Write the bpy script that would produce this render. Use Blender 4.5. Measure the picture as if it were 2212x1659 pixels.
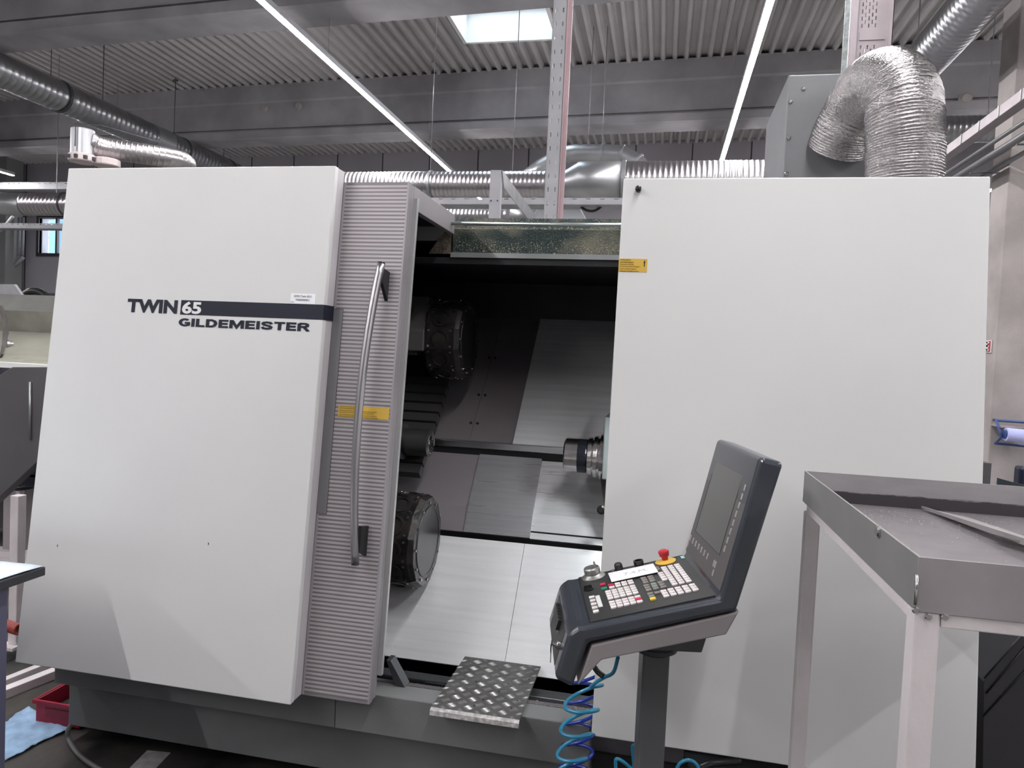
import bpy, bmesh, math, random
from mathutils import Vector, Matrix
random.seed(7)
scn = bpy.context.scene
for o in list(bpy.data.objects): bpy.data.objects.remove(o)
COL = scn.collection

# ------------------------------------------------------------------ camera
CAM = Vector((0, 0, 1.7))
F = 1550.0
def _cam_axes():
    cx, cy = 1106, 829.5
    d = Vector(((1427-cx)/F, (782-cy)/F, 1)); a, b = 1427-cx, 782-cy; s = .0455
    t = (-F*F-a*a-b*b)/(a+b*s)
    x = -Vector(((1427+t-cx)/F, (782+s*t-cy)/F, 1)); x.normalize(); d.normalize()
    z = x.cross(d)
    if z[1] > 0: z = -z
    return Matrix((x, d, z))          # rows: world axes seen from the camera (right, down, forward)
M = _cam_axes()
cam = bpy.data.objects.new('camera', bpy.data.cameras.new('camera')); COL.objects.link(cam)
R = Matrix((M @ Vector((1, 0, 0)), M @ Vector((0, -1, 0)), M @ Vector((0, 0, -1)))).transposed()
# re-orthogonalise
rx, ry = R.col[0].normalized(), R.col[1]
rz = rx.cross(ry).normalized(); ry = rz.cross(rx)
R = Matrix((rx, ry, rz)).transposed()
cam.matrix_world = Matrix.Translation(CAM) @ R.to_4x4()
cam.data.sensor_width = 36; cam.data.lens = F/2212*36; cam.data.clip_end = 200; cam.data.clip_start = .05
scn.camera = cam

# ------------------------------------------------------------------ daylight and exposure
w = bpy.data.worlds.new('daylight'); scn.world = w; w.use_nodes = True
w.node_tree.nodes['Background'].inputs[0].default_value = (.78, .9, 1, 1)
w.node_tree.nodes['Background'].inputs[1].default_value = 7.0
scn.view_settings.view_transform = 'Standard'; scn.view_settings.look = 'None'
scn.view_settings.gamma = 1; scn.view_settings.use_curve_mapping = False
scn.view_settings.exposure = 0.0
LED = 158.0            # radiance of the luminous strips' diffusers

# ------------------------------------------------------------------ materials
def nd(nt, t, **kw):
    n = nt.nodes.new(t)
    for k, v in kw.items(): setattr(n, k, v)
    return n
def mat(name, col, rough=.5, metal=0., noise=.0, scale=5., col2=None, stretch=(1, 1, 1), bump=0., bscale=60., coat=0., detail=6., lo=.35, hi=.65, rnoise=0., spec=.5):
    m = bpy.data.materials.new(name); m.use_nodes = True; nt = m.node_tree; L = nt.links.new
    b = nt.nodes['Principled BSDF']
    b.inputs['Base Color'].default_value = (*col, 1); b.inputs['Roughness'].default_value = rough
    b.inputs['Metallic'].default_value = metal; b.inputs['Coat Weight'].default_value = coat
    b.inputs['Specular IOR Level'].default_value = spec
    tc = nd(nt, 'ShaderNodeTexCoord'); mp = nd(nt, 'ShaderNodeMapping'); mp.inputs['Scale'].default_value = stretch
    L(tc.outputs['Object'], mp.inputs[0])
    n = nd(nt, 'ShaderNodeTexNoise'); n.inputs['Scale'].default_value = scale; n.inputs['Detail'].default_value = detail
    L(mp.outputs[0], n.inputs['Vector'])
    cr = nd(nt, 'ShaderNodeMapRange'); cr.inputs[1].default_value = lo; cr.inputs[2].default_value = hi
    L(n.outputs['Fac'], cr.inputs[0])
    mx = nd(nt, 'ShaderNodeMix', data_type='RGBA')
    c2 = col2 if col2 else tuple(c*(1-noise) for c in col)
    mx.inputs[6].default_value = (*col, 1); mx.inputs[7].default_value = (*c2, 1)
    L(cr.outputs[0], mx.inputs[0]); L(mx.outputs[2], b.inputs['Base Color'])
    if rnoise:
        rr = nd(nt, 'ShaderNodeMapRange'); rr.inputs[1].default_value = .3; rr.inputs[2].default_value = .7
        rr.inputs[3].default_value = rough-rnoise; rr.inputs[4].default_value = rough+rnoise
        L(n.outputs['Fac'], rr.inputs[0]); L(rr.outputs[0], b.inputs['Roughness'])
    if bump:
        n2 = nd(nt, 'ShaderNodeTexNoise'); n2.inputs['Scale'].default_value = bscale; n2.inputs['Detail'].default_value = 4
        L(mp.outputs[0], n2.inputs['Vector'])
        bp = nd(nt, 'ShaderNodeBump'); bp.inputs['Strength'].default_value = bump; bp.inputs['Distance'].default_value = .01
        L(n2.outputs['Fac'], bp.inputs['Height']); L(bp.outputs[0], b.inputs['Normal'])
    return m
def emis(name, col, s):
    m = bpy.data.materials.new(name); m.use_nodes = True; nt = m.node_tree
    nt.nodes.remove(nt.nodes['Principled BSDF']); e = nt.nodes.new('ShaderNodeEmission')
    e.inputs[0].default_value = (*col, 1); e.inputs[1].default_value = s
    nt.links.new(e.outputs[0], nt.nodes['Material Output'].inputs[0]); return m
def duct_mat(name, col, pitch, rough=.3, strength=.6, dist=.004, band=.16, wrinkle=0.):
    """spiral-seam tube: UV u = metres along, v = 0..1 around"""
    m = mat(name, col, rough, 1., noise=.25, scale=3, rnoise=.08); nt = m.node_tree; L = nt.links.new
    b = nt.nodes['Principled BSDF']; uv = nd(nt, 'ShaderNodeTexCoord'); sp = nd(nt, 'ShaderNodeSeparateXYZ')
    L(uv.outputs['UV'], sp.inputs[0])
    d = nd(nt, 'ShaderNodeMath', operation='DIVIDE'); d.inputs[1].default_value = pitch; L(sp.outputs[0], d.inputs[0])
    a = nd(nt, 'ShaderNodeMath', operation='ADD'); L(d.outputs[0], a.inputs[0]); L(sp.outputs[1], a.inputs[1])
    f = nd(nt, 'ShaderNodeMath', operation='FRACT'); L(a.outputs[0], f.inputs[0])
    s = nd(nt, 'ShaderNodeMath', operation='PINGPONG'); s.inputs[1].default_value = .5; L(f.outputs[0], s.inputs[0])
    mr = nd(nt, 'ShaderNodeMapRange', interpolation_type='SMOOTHSTEP'); mr.inputs[1].default_value = 0; mr.inputs[2].default_value = band
    mr.inputs[3].default_value = 1; mr.inputs[4].default_value = 0; L(s.outputs[0], mr.inputs[0])
    h = mr.outputs[0]
    if wrinkle:
        n = nd(nt, 'ShaderNodeTexNoise'); n.inputs['Scale'].default_value = 1; n.inputs['Detail'].default_value = 3
        mp = nd(nt, 'ShaderNodeMapping'); mp.inputs['Scale'].default_value = (260, 14, 1); L(uv.outputs['UV'], mp.inputs[0]); L(mp.outputs[0], n.inputs['Vector'])
        ad = nd(nt, 'ShaderNodeMath', operation='MULTIPLY_ADD'); ad.inputs[1].default_value = wrinkle
        L(n.outputs['Fac'], ad.inputs[0]); L(h, ad.inputs[2]); h = ad.outputs[0]
    bp = nd(nt, 'ShaderNodeBump'); bp.inputs['Strength'].default_value = strength; bp.inputs['Distance'].default_value = dist
    L(h, bp.inputs['Height']); L(bp.outputs[0], b.inputs['Normal'])
    return m

WHITE = mat('off_white_lacquer', (.66, .66, .655), .42, noise=.05, scale=1.3, bump=.03, bscale=350)
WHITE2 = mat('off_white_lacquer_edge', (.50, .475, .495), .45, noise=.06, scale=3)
NAVY = mat('navy_foil', (.010, .012, .026), .5, noise=.1, spec=.3)
LETTERW = mat('white_foil', (.7, .7, .7), .4)
PAPER = mat('white_paper', (.85, .86, .9), .6, noise=.04, scale=8)
GREYBASE = mat('grey_base_lacquer', (.19, .195, .197), .38, noise=.25, scale=2.5, bump=.05, bscale=90)
DARKBASE = mat('dark_grey_lacquer', (.045, .048, .055), .5, noise=.3, scale=3)
BLACK = mat('black_steel', (.012, .012, .014), .5, noise=.4, scale=6)
BLACKOIL = mat('oily_black_steel', (.012, .0115, .012), .38, .2, col2=(.028, .023, .019), scale=14, rnoise=.15, bump=.3, bscale=60)
STEEL = mat('brushed_stainless', (.55, .55, .56), .32, 1., noise=.25, scale=3, stretch=(1, 30, 30), rnoise=.1)
STEELY = mat('bright_turned_steel', (.62, .6, .6), .2, 1., noise=.15, scale=6, stretch=(30, 1, 1))
HANDLE = mat('satin_stainless', (.50, .49, .50), .3, 1., noise=.1, scale=30, stretch=(1, 1, .1))
RAILB = mat('machined_rail', (.7, .72, .75), .25, 1., noise=.2, scale=3, stretch=(1, 20, 20))
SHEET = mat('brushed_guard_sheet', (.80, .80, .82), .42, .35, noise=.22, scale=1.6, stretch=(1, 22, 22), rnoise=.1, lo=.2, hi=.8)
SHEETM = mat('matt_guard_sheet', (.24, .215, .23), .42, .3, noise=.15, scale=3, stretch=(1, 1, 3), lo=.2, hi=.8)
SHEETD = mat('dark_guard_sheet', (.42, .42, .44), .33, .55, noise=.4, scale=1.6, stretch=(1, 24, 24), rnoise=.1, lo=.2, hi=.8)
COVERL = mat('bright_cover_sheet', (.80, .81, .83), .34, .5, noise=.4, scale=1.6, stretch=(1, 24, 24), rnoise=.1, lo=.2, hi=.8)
DOORF = mat('door_flange_steel', (.42, .42, .42), .35, .3, noise=.1, scale=5, stretch=(1, 1, .2))
DOORG = mat('door_side_grey', (.24, .225, .235), .45, noise=.1)
PLASTB = mat('black_plastic', (.012, .012, .013), .35)
CONS = mat('anthracite_moulding', (.046, .052, .066), .27, noise=.15, scale=8, coat=.25)
CONSD = mat('charcoal_panel', (.040, .040, .041), .42, noise=.12, scale=12)
CONSS = mat('charcoal_bezel', (.115, .108, .109), .5, noise=.05)
CONSB = mat('warm_grey_housing', (.30, .275, .28), .5, noise=.08)
CONSP = mat('grey_post', (.095, .096, .1), .4, noise=.1, scale=3, stretch=(1, 1, .3))
DISPLAY = mat('dark_display_glass', (.115, .116, .113), .35)
KEYW = mat('white_keycap', (.72, .68, .68), .5, col2=(.35, .28, .28), scale=170, lo=.58, hi=.66, detail=2)
KEYG = mat('grey_keycap', (.22, .2, .19), .5, col2=(.1, .09, .09), scale=170, lo=.55, hi=.66, detail=2)
KEYT = mat('green_grey_keycap', (.2, .27, .23), .5)
KEYS = mat('softkey_grey', (.36, .335, .335), .5)
RED = mat('red_keycap', (.55, .02, .07), .4); GREEN = mat('green_keycap', (.03, .32, .17), .4); YEL = mat('yellow_keycap', (.8, .6, .06), .45)
ESTOP = mat('red_mushroom', (.55, .03, .045), .35); ESTY = mat('yellow_ring', (.75, .5, .08), .5)
ALU = mat('knurled_aluminium', (.45, .45, .44), .35, .8, noise=.2, scale=40)
STICK = mat('yellow_sticker', (.62, .40, .06), .4, noise=.08)
INK = mat('sticker_ink', (.10, .06, .005), .6)
INKG = mat('grey_ink', (.15, .15, .16), .6)
GALV = mat('galvanised_steel', (.40, .41, .42), .42, .75, noise=.25, scale=6, rnoise=.1)
GALVP = mat('painted_galvanised', (.36, .36, .38), .5, .2, noise=.15, scale=5)
DUCT = mat('spiral_duct_steel', (.42, .43, .445), .3, 1., noise=.25, scale=2, lo=.2, hi=.8)
DUCTL = mat('bright_spiral_steel', (.56, .54, .56), .3, 1., noise=.25, scale=2, lo=.2, hi=.8)
DUCTP = mat('plain_duct_steel', (.46, .47, .49), .36, .9, noise=.15, scale=4)
FLEX = mat('aluminium_flex_foil', (.44, .425, .425), .24, 1., noise=.15, scale=9, bump=.5, bscale=90, stretch=(1, 1, 2))
CONC = mat('precast_concrete', (.36, .35, .37), .85, noise=.28, scale=1.6, bump=.15, bscale=40)
CONCC = mat('column_concrete', (.40, .365, .355), .85, noise=.25, scale=2.5, bump=.2, bscale=50)
DECK = mat('trapezoidal_deck', (.50, .48, .485), .55, noise=.12, scale=1.5)
WALLM = mat('wall_panel', (.36, .345, .38), .85, noise=.12, scale=.8)
FLOORM = mat('workshop_floor', (.27, .265, .25), .55, noise=.25, scale=1.2, bump=.1, bscale=25)
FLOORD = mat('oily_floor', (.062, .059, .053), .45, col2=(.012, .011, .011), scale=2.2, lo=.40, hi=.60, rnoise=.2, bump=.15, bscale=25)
TRAYS = mat('mill_steel_tray', (.34, .34, .33), .45, .5, noise=.3, scale=3, lo=.2, hi=.8)
TRAYW = mat('tray_inside_steel', (.40, .385, .39), .45, .4, noise=.2, scale=5, stretch=(1, 1, 4))
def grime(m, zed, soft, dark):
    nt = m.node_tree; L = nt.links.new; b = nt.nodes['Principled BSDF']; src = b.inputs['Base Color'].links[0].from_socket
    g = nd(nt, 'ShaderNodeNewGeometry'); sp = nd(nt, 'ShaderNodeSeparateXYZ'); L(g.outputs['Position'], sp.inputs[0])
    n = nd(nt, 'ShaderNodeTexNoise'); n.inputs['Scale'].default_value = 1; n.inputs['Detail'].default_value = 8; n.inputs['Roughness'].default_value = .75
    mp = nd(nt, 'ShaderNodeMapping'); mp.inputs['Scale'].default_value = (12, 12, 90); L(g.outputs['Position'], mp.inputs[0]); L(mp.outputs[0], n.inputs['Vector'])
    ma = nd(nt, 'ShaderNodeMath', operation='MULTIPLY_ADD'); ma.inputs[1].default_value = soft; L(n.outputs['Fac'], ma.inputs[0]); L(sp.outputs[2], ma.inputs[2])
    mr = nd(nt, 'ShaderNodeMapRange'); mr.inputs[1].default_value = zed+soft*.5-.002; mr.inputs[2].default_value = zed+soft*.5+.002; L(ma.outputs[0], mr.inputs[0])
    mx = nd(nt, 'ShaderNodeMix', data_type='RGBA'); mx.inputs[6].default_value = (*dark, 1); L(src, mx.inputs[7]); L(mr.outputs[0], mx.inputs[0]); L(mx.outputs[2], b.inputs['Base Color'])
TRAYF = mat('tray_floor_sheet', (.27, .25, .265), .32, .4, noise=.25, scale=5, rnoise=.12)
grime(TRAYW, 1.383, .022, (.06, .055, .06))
LEGP = mat('pale_frame_paint', (.68, .63, .64), .5, noise=.15, scale=6, bump=.1, bscale=60)
CHIP = mat('metal_chips', (.62, .54, .44), .4, .2)
GREEND = mat('oily_green_beam', (.018, .036, .033), .35, .1, col2=(.16, .155, .115), scale=5, stretch=(1, 1, 1.3), lo=.47, hi=.66, rnoise=.15, bump=.5, bscale=120, detail=9)
LEDW = emis('strip_light_diffuser', (1, .978, .985), LED)
HOUS = mat('strip_housing', (.55, .55, .57), .5)
BLUEL = mat('light_blue_hose', (.025, .25, .42), .3, coat=.3); BLUED = mat('dark_blue_hose', (.01, .035, .30), .25, coat=.4)
CRATE = mat('red_crate', (.32, .008, .035), .4, noise=.25, scale=20); CLOTH = mat('blue_cloth', (.33, .5, .72), .85, noise=.3, scale=14, bump=.6, bscale=9)
BENCH = mat('violet_grey_cabinet', (.09, .09, .145), .5, noise=.1); BENCHT = mat('black_board_edge', (.025, .026, .032), .5)
CREAM = mat('cream_lacquer', (.30, .295, .26), .5, col2=(.2, .195, .17), scale=5, lo=.4, hi=.75)
DGREY = mat('slate_grey_lacquer', (.095, .09, .095), .45, noise=.1)
SIGNR = mat('red_sign', (.42, .02, .05), .45); RACKB = mat('blue_rack_paint', (.03, .06, .2), .4); ROLLP = mat('blue_paper_roll', (.45, .48, .8), .8)
CABG = mat('filter_cabinet_grey', (.19, .195, .205), .42, noise=.12, scale=4)
PINKT = mat('cable_duct_white', (.34, .30, .315), .4, .2, noise=.12, scale=7)
REDH = mat('red_spiral_hose', (.3, .05, .04), .4)

def stripes(name, ca, cb, pitch, z0):
    m = mat(name, ca, .42, .25); nt = m.node_tree; L = nt.links.new; b = nt.nodes['Principled BSDF']
    tc = nd(nt, 'ShaderNodeNewGeometry'); sp = nd(nt, 'ShaderNodeSeparateXYZ'); L(tc.outputs['Position'], sp.inputs[0])
    d = nd(nt, 'ShaderNodeMath', operation='DIVIDE'); d.inputs[1].default_value = pitch; L(sp.outputs[2], d.inputs[0])
    f = nd(nt, 'ShaderNodeMath', operation='FRACT'); L(d.outputs[0], f.inputs[0])
    p = nd(nt, 'ShaderNodeMath', operation='PINGPONG'); p.inputs[1].default_value = .5; L(f.outputs[0], p.inputs[0])
    mr = nd(nt, 'ShaderNodeMapRange'); mr.inputs[1].default_value = .2; mr.inputs[2].default_value = .26; L(p.outputs[0], mr.inputs[0])
    mx = nd(nt, 'ShaderNodeMix', data_type='RGBA'); mx.inputs[6].default_value = (*ca, 1); mx.inputs[7].default_value = (*cb, 1)
    L(mr.outputs[0], mx.inputs[0]); L(mx.outputs[2], b.inputs['Base Color'])
    bp = nd(nt, 'ShaderNodeBump'); bp.inputs['Strength'].default_value = .5; bp.inputs['Distance'].default_value = .002
    L(mr.outputs[0], bp.inputs['Height']); L(bp.outputs[0], b.inputs['Normal']); return m
RIB = stripes('horizontal_ribbing', (.20, .185, .195), (.42, .385, .40), .01465, 0)

# ------------------------------------------------------------------ mesh helpers
V = Vector
def px(x, y, Y=None, X=None, Z=None):
    """survey helper: the point of the place seen at a photo position, at a given world Y, X or Z"""
    r = M @ Vector(((x-1106)/F, (y-829.5)/F, 1))
    t = Y/r.y if Y is not None else X/r.x if X is not None else (Z-CAM.z)/r.z
    return CAM + r*t
def hexa(bm, p):
    v = [bm.verts.new(q) for q in p]
    for f in ((0, 1, 2, 3), (7, 6, 5, 4), (0, 4, 5, 1), (1, 5, 6, 2), (2, 6, 7, 3), (3, 7, 4, 0)): bm.faces.new([v[i] for i in f])
def box(bm, x0, x1, y0, y1, z0, z1):
    hexa(bm, [V(q) for q in ((x0, y0, z0), (x1, y0, z0), (x1, y1, z0), (x0, y1, z0), (x0, y0, z1), (x1, y0, z1), (x1, y1, z1), (x0, y1, z1))])
def prism(bm, pts, ext):
    a = [bm.verts.new(V(p)) for p in pts]; b = [bm.verts.new(V(p)+V(ext)) for p in pts]; n = len(a)
    bm.faces.new(a); bm.faces.new(b[::-1])
    for i in range(n): bm.faces.new((a[i], b[i], b[(i+1) % n], a[(i+1) % n]))
def frame_of(d):
    d = d.normalized(); u = d.cross(V((0, 0, 1)))
    if u.length < 1e-3: u = d.cross(V((1, 0, 0)))
    u.normalize(); return u, d.cross(u).normalized()
def tube(bm, pts, r, seg=12, caps=True, uvl=True):
    pts = [V(p) for p in pts]; n = len(pts); rs = r if isinstance(r, (list, tuple)) else [r]*n
    uv = bm.loops.layers.uv.verify(); rings = []; u = None; s = 0; ss = []
    for i, p in enumerate(pts):
        d = (pts[min(i+1, n-1)]-pts[max(i-1, 0)]).normalized()
        if u is None: u, v = frame_of(d)
        else:
            u = (u-d*u.dot(d)).normalized(); v = d.cross(u)
        if i: s += (p-pts[i-1]).length
        ss.append(s)
        rings.append([bm.verts.new(p+(u*math.cos(2*math.pi*k/seg)+v*math.sin(2*math.pi*k/seg))*rs[i]) for k in range(seg)])
    for i in range(n-1):
        for k in range(seg):
            f = bm.faces.new((rings[i][k], rings[i][(k+1) % seg], rings[i+1][(k+1) % seg], rings[i+1][k])); f.smooth = True
            for l, q in zip(f.loops, ((ss[i], k/seg), (ss[i], (k+1)/seg), (ss[i+1], (k+1)/seg), (ss[i+1], k/seg))): l[uv].uv = q
    if caps: bm.faces.new(rings[0][::-1]); bm.faces.new(rings[-1])
def rib_tube(bm, p0, p1, r, pitch, seg=36, h=.0035, wf=.22):
    """straight duct with a raised seam every pitch"""
    p0, p1 = V(p0), V(p1); L = (p1-p0).length; d = (p1-p0)/L; pts, rs = [], []; n = int(L/pitch)
    for i in range(n):
        for f, q in ((0, 0), (1-wf*2, 0), (1-wf*1.4, h), (1-wf*.6, h)): pts.append(p0+d*(i+f)*pitch); rs.append(r+q)
    pts.append(p0+d*n*pitch); rs.append(r); tube(bm, pts, rs, seg)
def RT(*a, **k):
    bm = bmesh.new(); rib_tube(bm, *a, **k); return bm
def lathe(bm, o, d, prof, seg=32, smooth=True):
    """prof: (distance along, radius) pairs"""
    o, d = V(o), V(d).normalized(); u, v = frame_of(d); rings = []
    for t, r in prof: rings.append([bm.verts.new(o+d*t+(u*math.cos(2*math.pi*k/seg)+v*math.sin(2*math.pi*k/seg))*max(r, 1e-4)) for k in range(seg)])
    for a, b in zip(rings, rings[1:]):
        for k in range(seg):
            f = bm.faces.new((a[k], a[(k+1) % seg], b[(k+1) % seg], b[k])); f.smooth = False
    bm.faces.new(rings[0][::-1]); bm.faces.new(rings[-1])
def spline(pts, n=12):
    pts = [V(p) for p in pts]; q = [pts[0]*2-pts[1]]+pts+[pts[-1]*2-pts[-2]]; out = []
    for i in range(1, len(q)-2):
        for k in range(n):
            t = k/n; a, b, c, d = q[i-1:i+3]
            out.append(.5*((2*b)+(c-a)*t+(2*a-5*b+4*c-d)*t*t+(-a+3*b-3*c+d)*t**3))
    out.append(pts[-1]); return out
def perforated(bm, o, u, v, W, H, holes):
    """plate spanned by unit vectors u, v with real rectangular openings (u0,u1,v0,v1)"""
    us = sorted({0., W, *[round(h[0], 5) for h in holes], *[round(h[1], 5) for h in holes]}); vs = sorted({0., H, *[round(h[2], 5) for h in holes], *[round(h[3], 5) for h in holes]})
    hs = {}
    for h in holes: hs[(round((h[0]+h[1])/2, 4), round((h[2]+h[3])/2, 4))] = h
    g = {}
    def vert(i, j):
        if (i, j) not in g: g[(i, j)] = bm.verts.new(V(o)+u*us[i]+v*vs[j])
        return g[(i, j)]
    for i in range(len(us)-1):
        for j in range(len(vs)-1):
            cu, cv = (us[i]+us[i+1])/2, (vs[j]+vs[j+1])/2
            if any(h[0] < cu < h[1] and h[2] < cv < h[3] for h in holes): continue
            bm.faces.new((vert(i, j), vert(i+1, j), vert(i+1, j+1), vert(i, j+1)))

def world_loc(o):
    l = V((0, 0, 0))
    while o: l += o.location; o = o.parent
    return l
def obj(name, bm, m, parent=None, bevel=0, solid=0, smooth=False, segs=2):
    if isinstance(bm, bpy.types.Mesh):
        me = bm
    else:
        bmesh.ops.recalc_face_normals(bm, faces=bm.faces[:]); me = bpy.data.meshes.new(name); bm.to_mesh(me); bm.free()
    for k in (m if isinstance(m, (list, tuple)) else [m]): me.materials.append(k)
    o = bpy.data.objects.new(name, me); COL.objects.link(o)
    if parent: off = world_loc(parent); o.parent = parent
    else:
        xs = [v.co for v in me.vertices]
        off = V(((min(c.x for c in xs)+max(c.x for c in xs))/2, (min(c.y for c in xs)+max(c.y for c in xs))/2, min(c.z for c in xs))); o.location = off
    me.transform(Matrix.Translation(-off))
    if smooth:
        for p in me.polygons: p.use_smooth = True
    if solid: s = o.modifiers.new('solidify', 'SOLIDIFY'); s.thickness = solid; s.offset = -1
    if bevel: b = o.modifiers.new('bevel', 'BEVEL'); b.width = bevel; b.segments = segs; b.limit_method = 'ANGLE'
    return o
def objs(name, bm, m, parent=None, **kw):
    """every loose piece of the mesh becomes an object of its own"""
    bm.verts.index_update(); seen = set(); out = []
    for v in list(bm.verts):
        if v in seen: continue
        stack, isl = [v], []
        seen.add(v)
        while stack:
            q = stack.pop(); isl.append(q)
            for e in q.link_edges:
                o_ = e.other_vert(q)
                if o_ not in seen: seen.add(o_); stack.append(o_)
        nb = bmesh.new(); mp_ = {q: nb.verts.new(q.co) for q in isl}; fs = set(f for q in isl for f in q.link_faces)
        for f in fs: g_ = nb.faces.new([mp_[q] for q in f.verts]); g_.smooth = f.smooth
        out.append(obj(name, nb, m, parent, **kw))
    bm.free(); return out
def thing(name, label, cat, loc, group=None):
    o = bpy.data.objects.new(name, None); COL.objects.link(o); o.location = loc; o.empty_display_size = .1
    return tag(o, label, cat, group)
def tag(o, label, cat, group=None, kind=None):
    o['label'] = label; o['category'] = cat
    if group: o['group'] = group
    if kind: o['kind'] = kind
    return o
def struct(o): o['kind'] = 'structure'; return o
def B(*boxes):
    bm = bmesh.new()
    for b in boxes: box(bm, *b)
    return bm
def P(*pr):
    bm = bmesh.new()
    for p, e in pr: prism(bm, p, e)
    return bm
def T(*a, **k):
    bm = bmesh.new(); tube(bm, *a, **k); return bm
def text_mesh(s, size, o, u, v, width=None, height=None, bold=0., shear=0., lift=.0006, spacing=1.):
    """flat lettering lying on a surface: origin o, reading direction u, up direction v"""
    c = bpy.data.curves.new('lettering', 'FONT'); c.body = s; c.size = size; c.offset = bold; c.shear = shear; c.extrude = .0002; c.space_character = spacing
    c.resolution_u = 3
    t = bpy.data.objects.new('lettering', c); COL.objects.link(t); bpy.context.view_layer.update()
    me = bpy.data.meshes.new_from_object(t.evaluated_get(bpy.context.evaluated_depsgraph_get()))
    bpy.data.objects.remove(t)
    xs = [q.co.x for q in me.vertices]; ys = [q.co.y for q in me.vertices]
    x0, x1, y0, y1 = min(xs), max(xs), min(ys), max(ys)
    fx = width/(x1-x0) if width else 1; fy = height/(y1-y0) if height else 1
    n = V(u).cross(V(v)).normalized()
    for q in me.vertices:
        c_ = q.co.copy(); q.co = V(o)+V(u)*((c_.x-x0)*fx)+V(v)*((c_.y-(y0 if height else 0))*fy)+n*(lift+c_.z)
    return me

# ================================================================== THE HALL
K = .06                                   # the girders stand a little askew to the machine
ZD = 6.2
floor = struct(obj('floor', B((-19, 13, -11, 17.5, -.2, 0)), FLOORM))
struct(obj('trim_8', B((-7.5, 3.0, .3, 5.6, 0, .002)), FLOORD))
# corrugated roof deck in strips, with the rooflight opening left free
def deck(x0, x1, y0, y1):
    bm = bmesh.new(); p = .17; x = x0; prof = []
    while x < x1-1e-6:
        prof += [(x, ZD+.075), (x+.055, ZD+.075), (x+.08, ZD), (x+.12, ZD), (x+.145, ZD+.075)]; x += p
    prof.append((x1, ZD+.075))
    a = [bm.verts.new((q, y0, z)) for q, z in prof]; b = [bm.verts.new((q, y1, z)) for q, z in prof]
    for i in range(len(a)-1): bm.faces.new((a[i], a[i+1], b[i+1], b[i]))
    # closed top above the profile
    box(bm, x0, x1, y0, y1, ZD+.11, ZD+.2)
    return bm
SX0, SX1, SY0, SY1 = -2.97, -1.70, 7.9, 10.2
PT = .17
nx0 = -19; SX0 = -19+PT*round((SX0+19)/PT); SX1 = -19+PT*round((SX1+19)/PT)
xe = -19+PT*math.ceil(32/PT)
decks = bmesh.new()
for q in ((-19, xe, -11, SY0), (-19, SX0, SY0, SY1), (SX1, xe, SY0, SY1), (-19, xe, SY1, 17.5)):
    b_ = deck(*q); me_ = bpy.data.meshes.new('t'); b_.to_mesh(me_); decks.from_mesh(me_); b_.free(); bpy.data.meshes.remove(me_)
ceiling = struct(obj('ceiling', decks, DECK))
# rooflight: white curb, frame and pane
sk = thing('skylight', 'bright square rooflight in the corrugated roof left of the slotted upright', 'skylight', (SX0, SY0, ZD))
sk['kind'] = 'structure'; sk.name = 'window_1'
SKW = mat('white_curb', (.8, .8, .8), .6)
obj('curb', B((SX0-.02, SX0+.03, SY0, SY1, ZD-.02, ZD+.75), (SX1-.03, SX1+.02, SY0, SY1, ZD-.02, ZD+.75), (SX0+.03, SX1-.03, SY0-.02, SY0+.03, ZD-.02, ZD+.75), (SX0+.03, SX1-.03, SY1-.03, SY1+.02, ZD-.02, ZD+.75)), SKW, sk)
obj('frame', B((SX0+.03, SX0+.1, SY0+.03, SY1-.03, ZD+.42, ZD+.47), (SX1-.1, SX1-.03, SY0+.03, SY1-.03, ZD+.42, ZD+.47), (SX0+.1, SX1-.1, SY0+.03, SY0+.12, ZD+.42, ZD+.47), (SX0+.1, SX1-.1, SY1-.12, SY1-.03, ZD+.42, ZD+.47)), SKW, sk)
gm = bpy.data.materials.new('opal_pane'); gm.use_nodes = True
gb = gm.node_tree.nodes['Principled BSDF']; gb.inputs['Transmission Weight'].default_value = 1; gb.inputs['Roughness'].default_value = .5; gb.inputs['IOR'].default_value = 1.1
obj('pane', B((SX0+.03, SX1-.03, SY0+.03, SY1-.03, ZD+.76, ZD+.77)), gm, sk)
# girders
def girder(Y0, nm):
    pr = [(0, ZD+.02), (0, 5.93), (.035, 5.9), (.035, 5.47), (.08, 5.47), (.08, 5.415), (-.02, 5.415), (-.02, 5.30), (.02, 5.28), (.45, 5.28), (.47, 5.30), (.47, 5.41), (.4, 5.41), (.4, 5.9), (.45, 5.93), (.45, ZD+.02)]
    a = [V((-19, Y0+dy-K*-19, z)) for dy, z in pr]; o = struct(obj(nm, P((a, (32, -32*K, 0))), CONC)); return o
for i, y in enumerate((-6.0, -1.7, 2.6, 6.88, 11.1)): girder(y, 'trim_%d' % (i+1))
# round cast-in sleeves on the girder
for x, y, lab in ((585, 242, 'left'), (660, 240, 'right')):
    Y = 11.135; p = px(x, y, Y=Y+.62)
    bm = bmesh.new(); lathe(bm, (p.x, 11.135-K*p.x+.005, p.z), (0, -1, 0), [(0, .062), (.02, .062), (.025, .05), (.05, .045)], 16)
    tag(obj('cast_in_sleeve', bm, CONCC), 'pale round plug on the girder, %s one of two by the left strip light' % lab, 'plug', 'sleeve plugs on the girder')
p = px(2135, 172, Y=10.2); bm = bmesh.new(); lathe(bm, (p.x, 11.135-K*p.x+.005, p.z), (0, -1, 0), [(0, .09), (.02, .09), (.03, .07), (.07, .06)], 18)
tag(obj('cast_in_sleeve', bm, CONCC), 'round sleeve plug on the dark girder at far right above the white cable trunking', 'plug', 'sleeve plugs on the girder')
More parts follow.
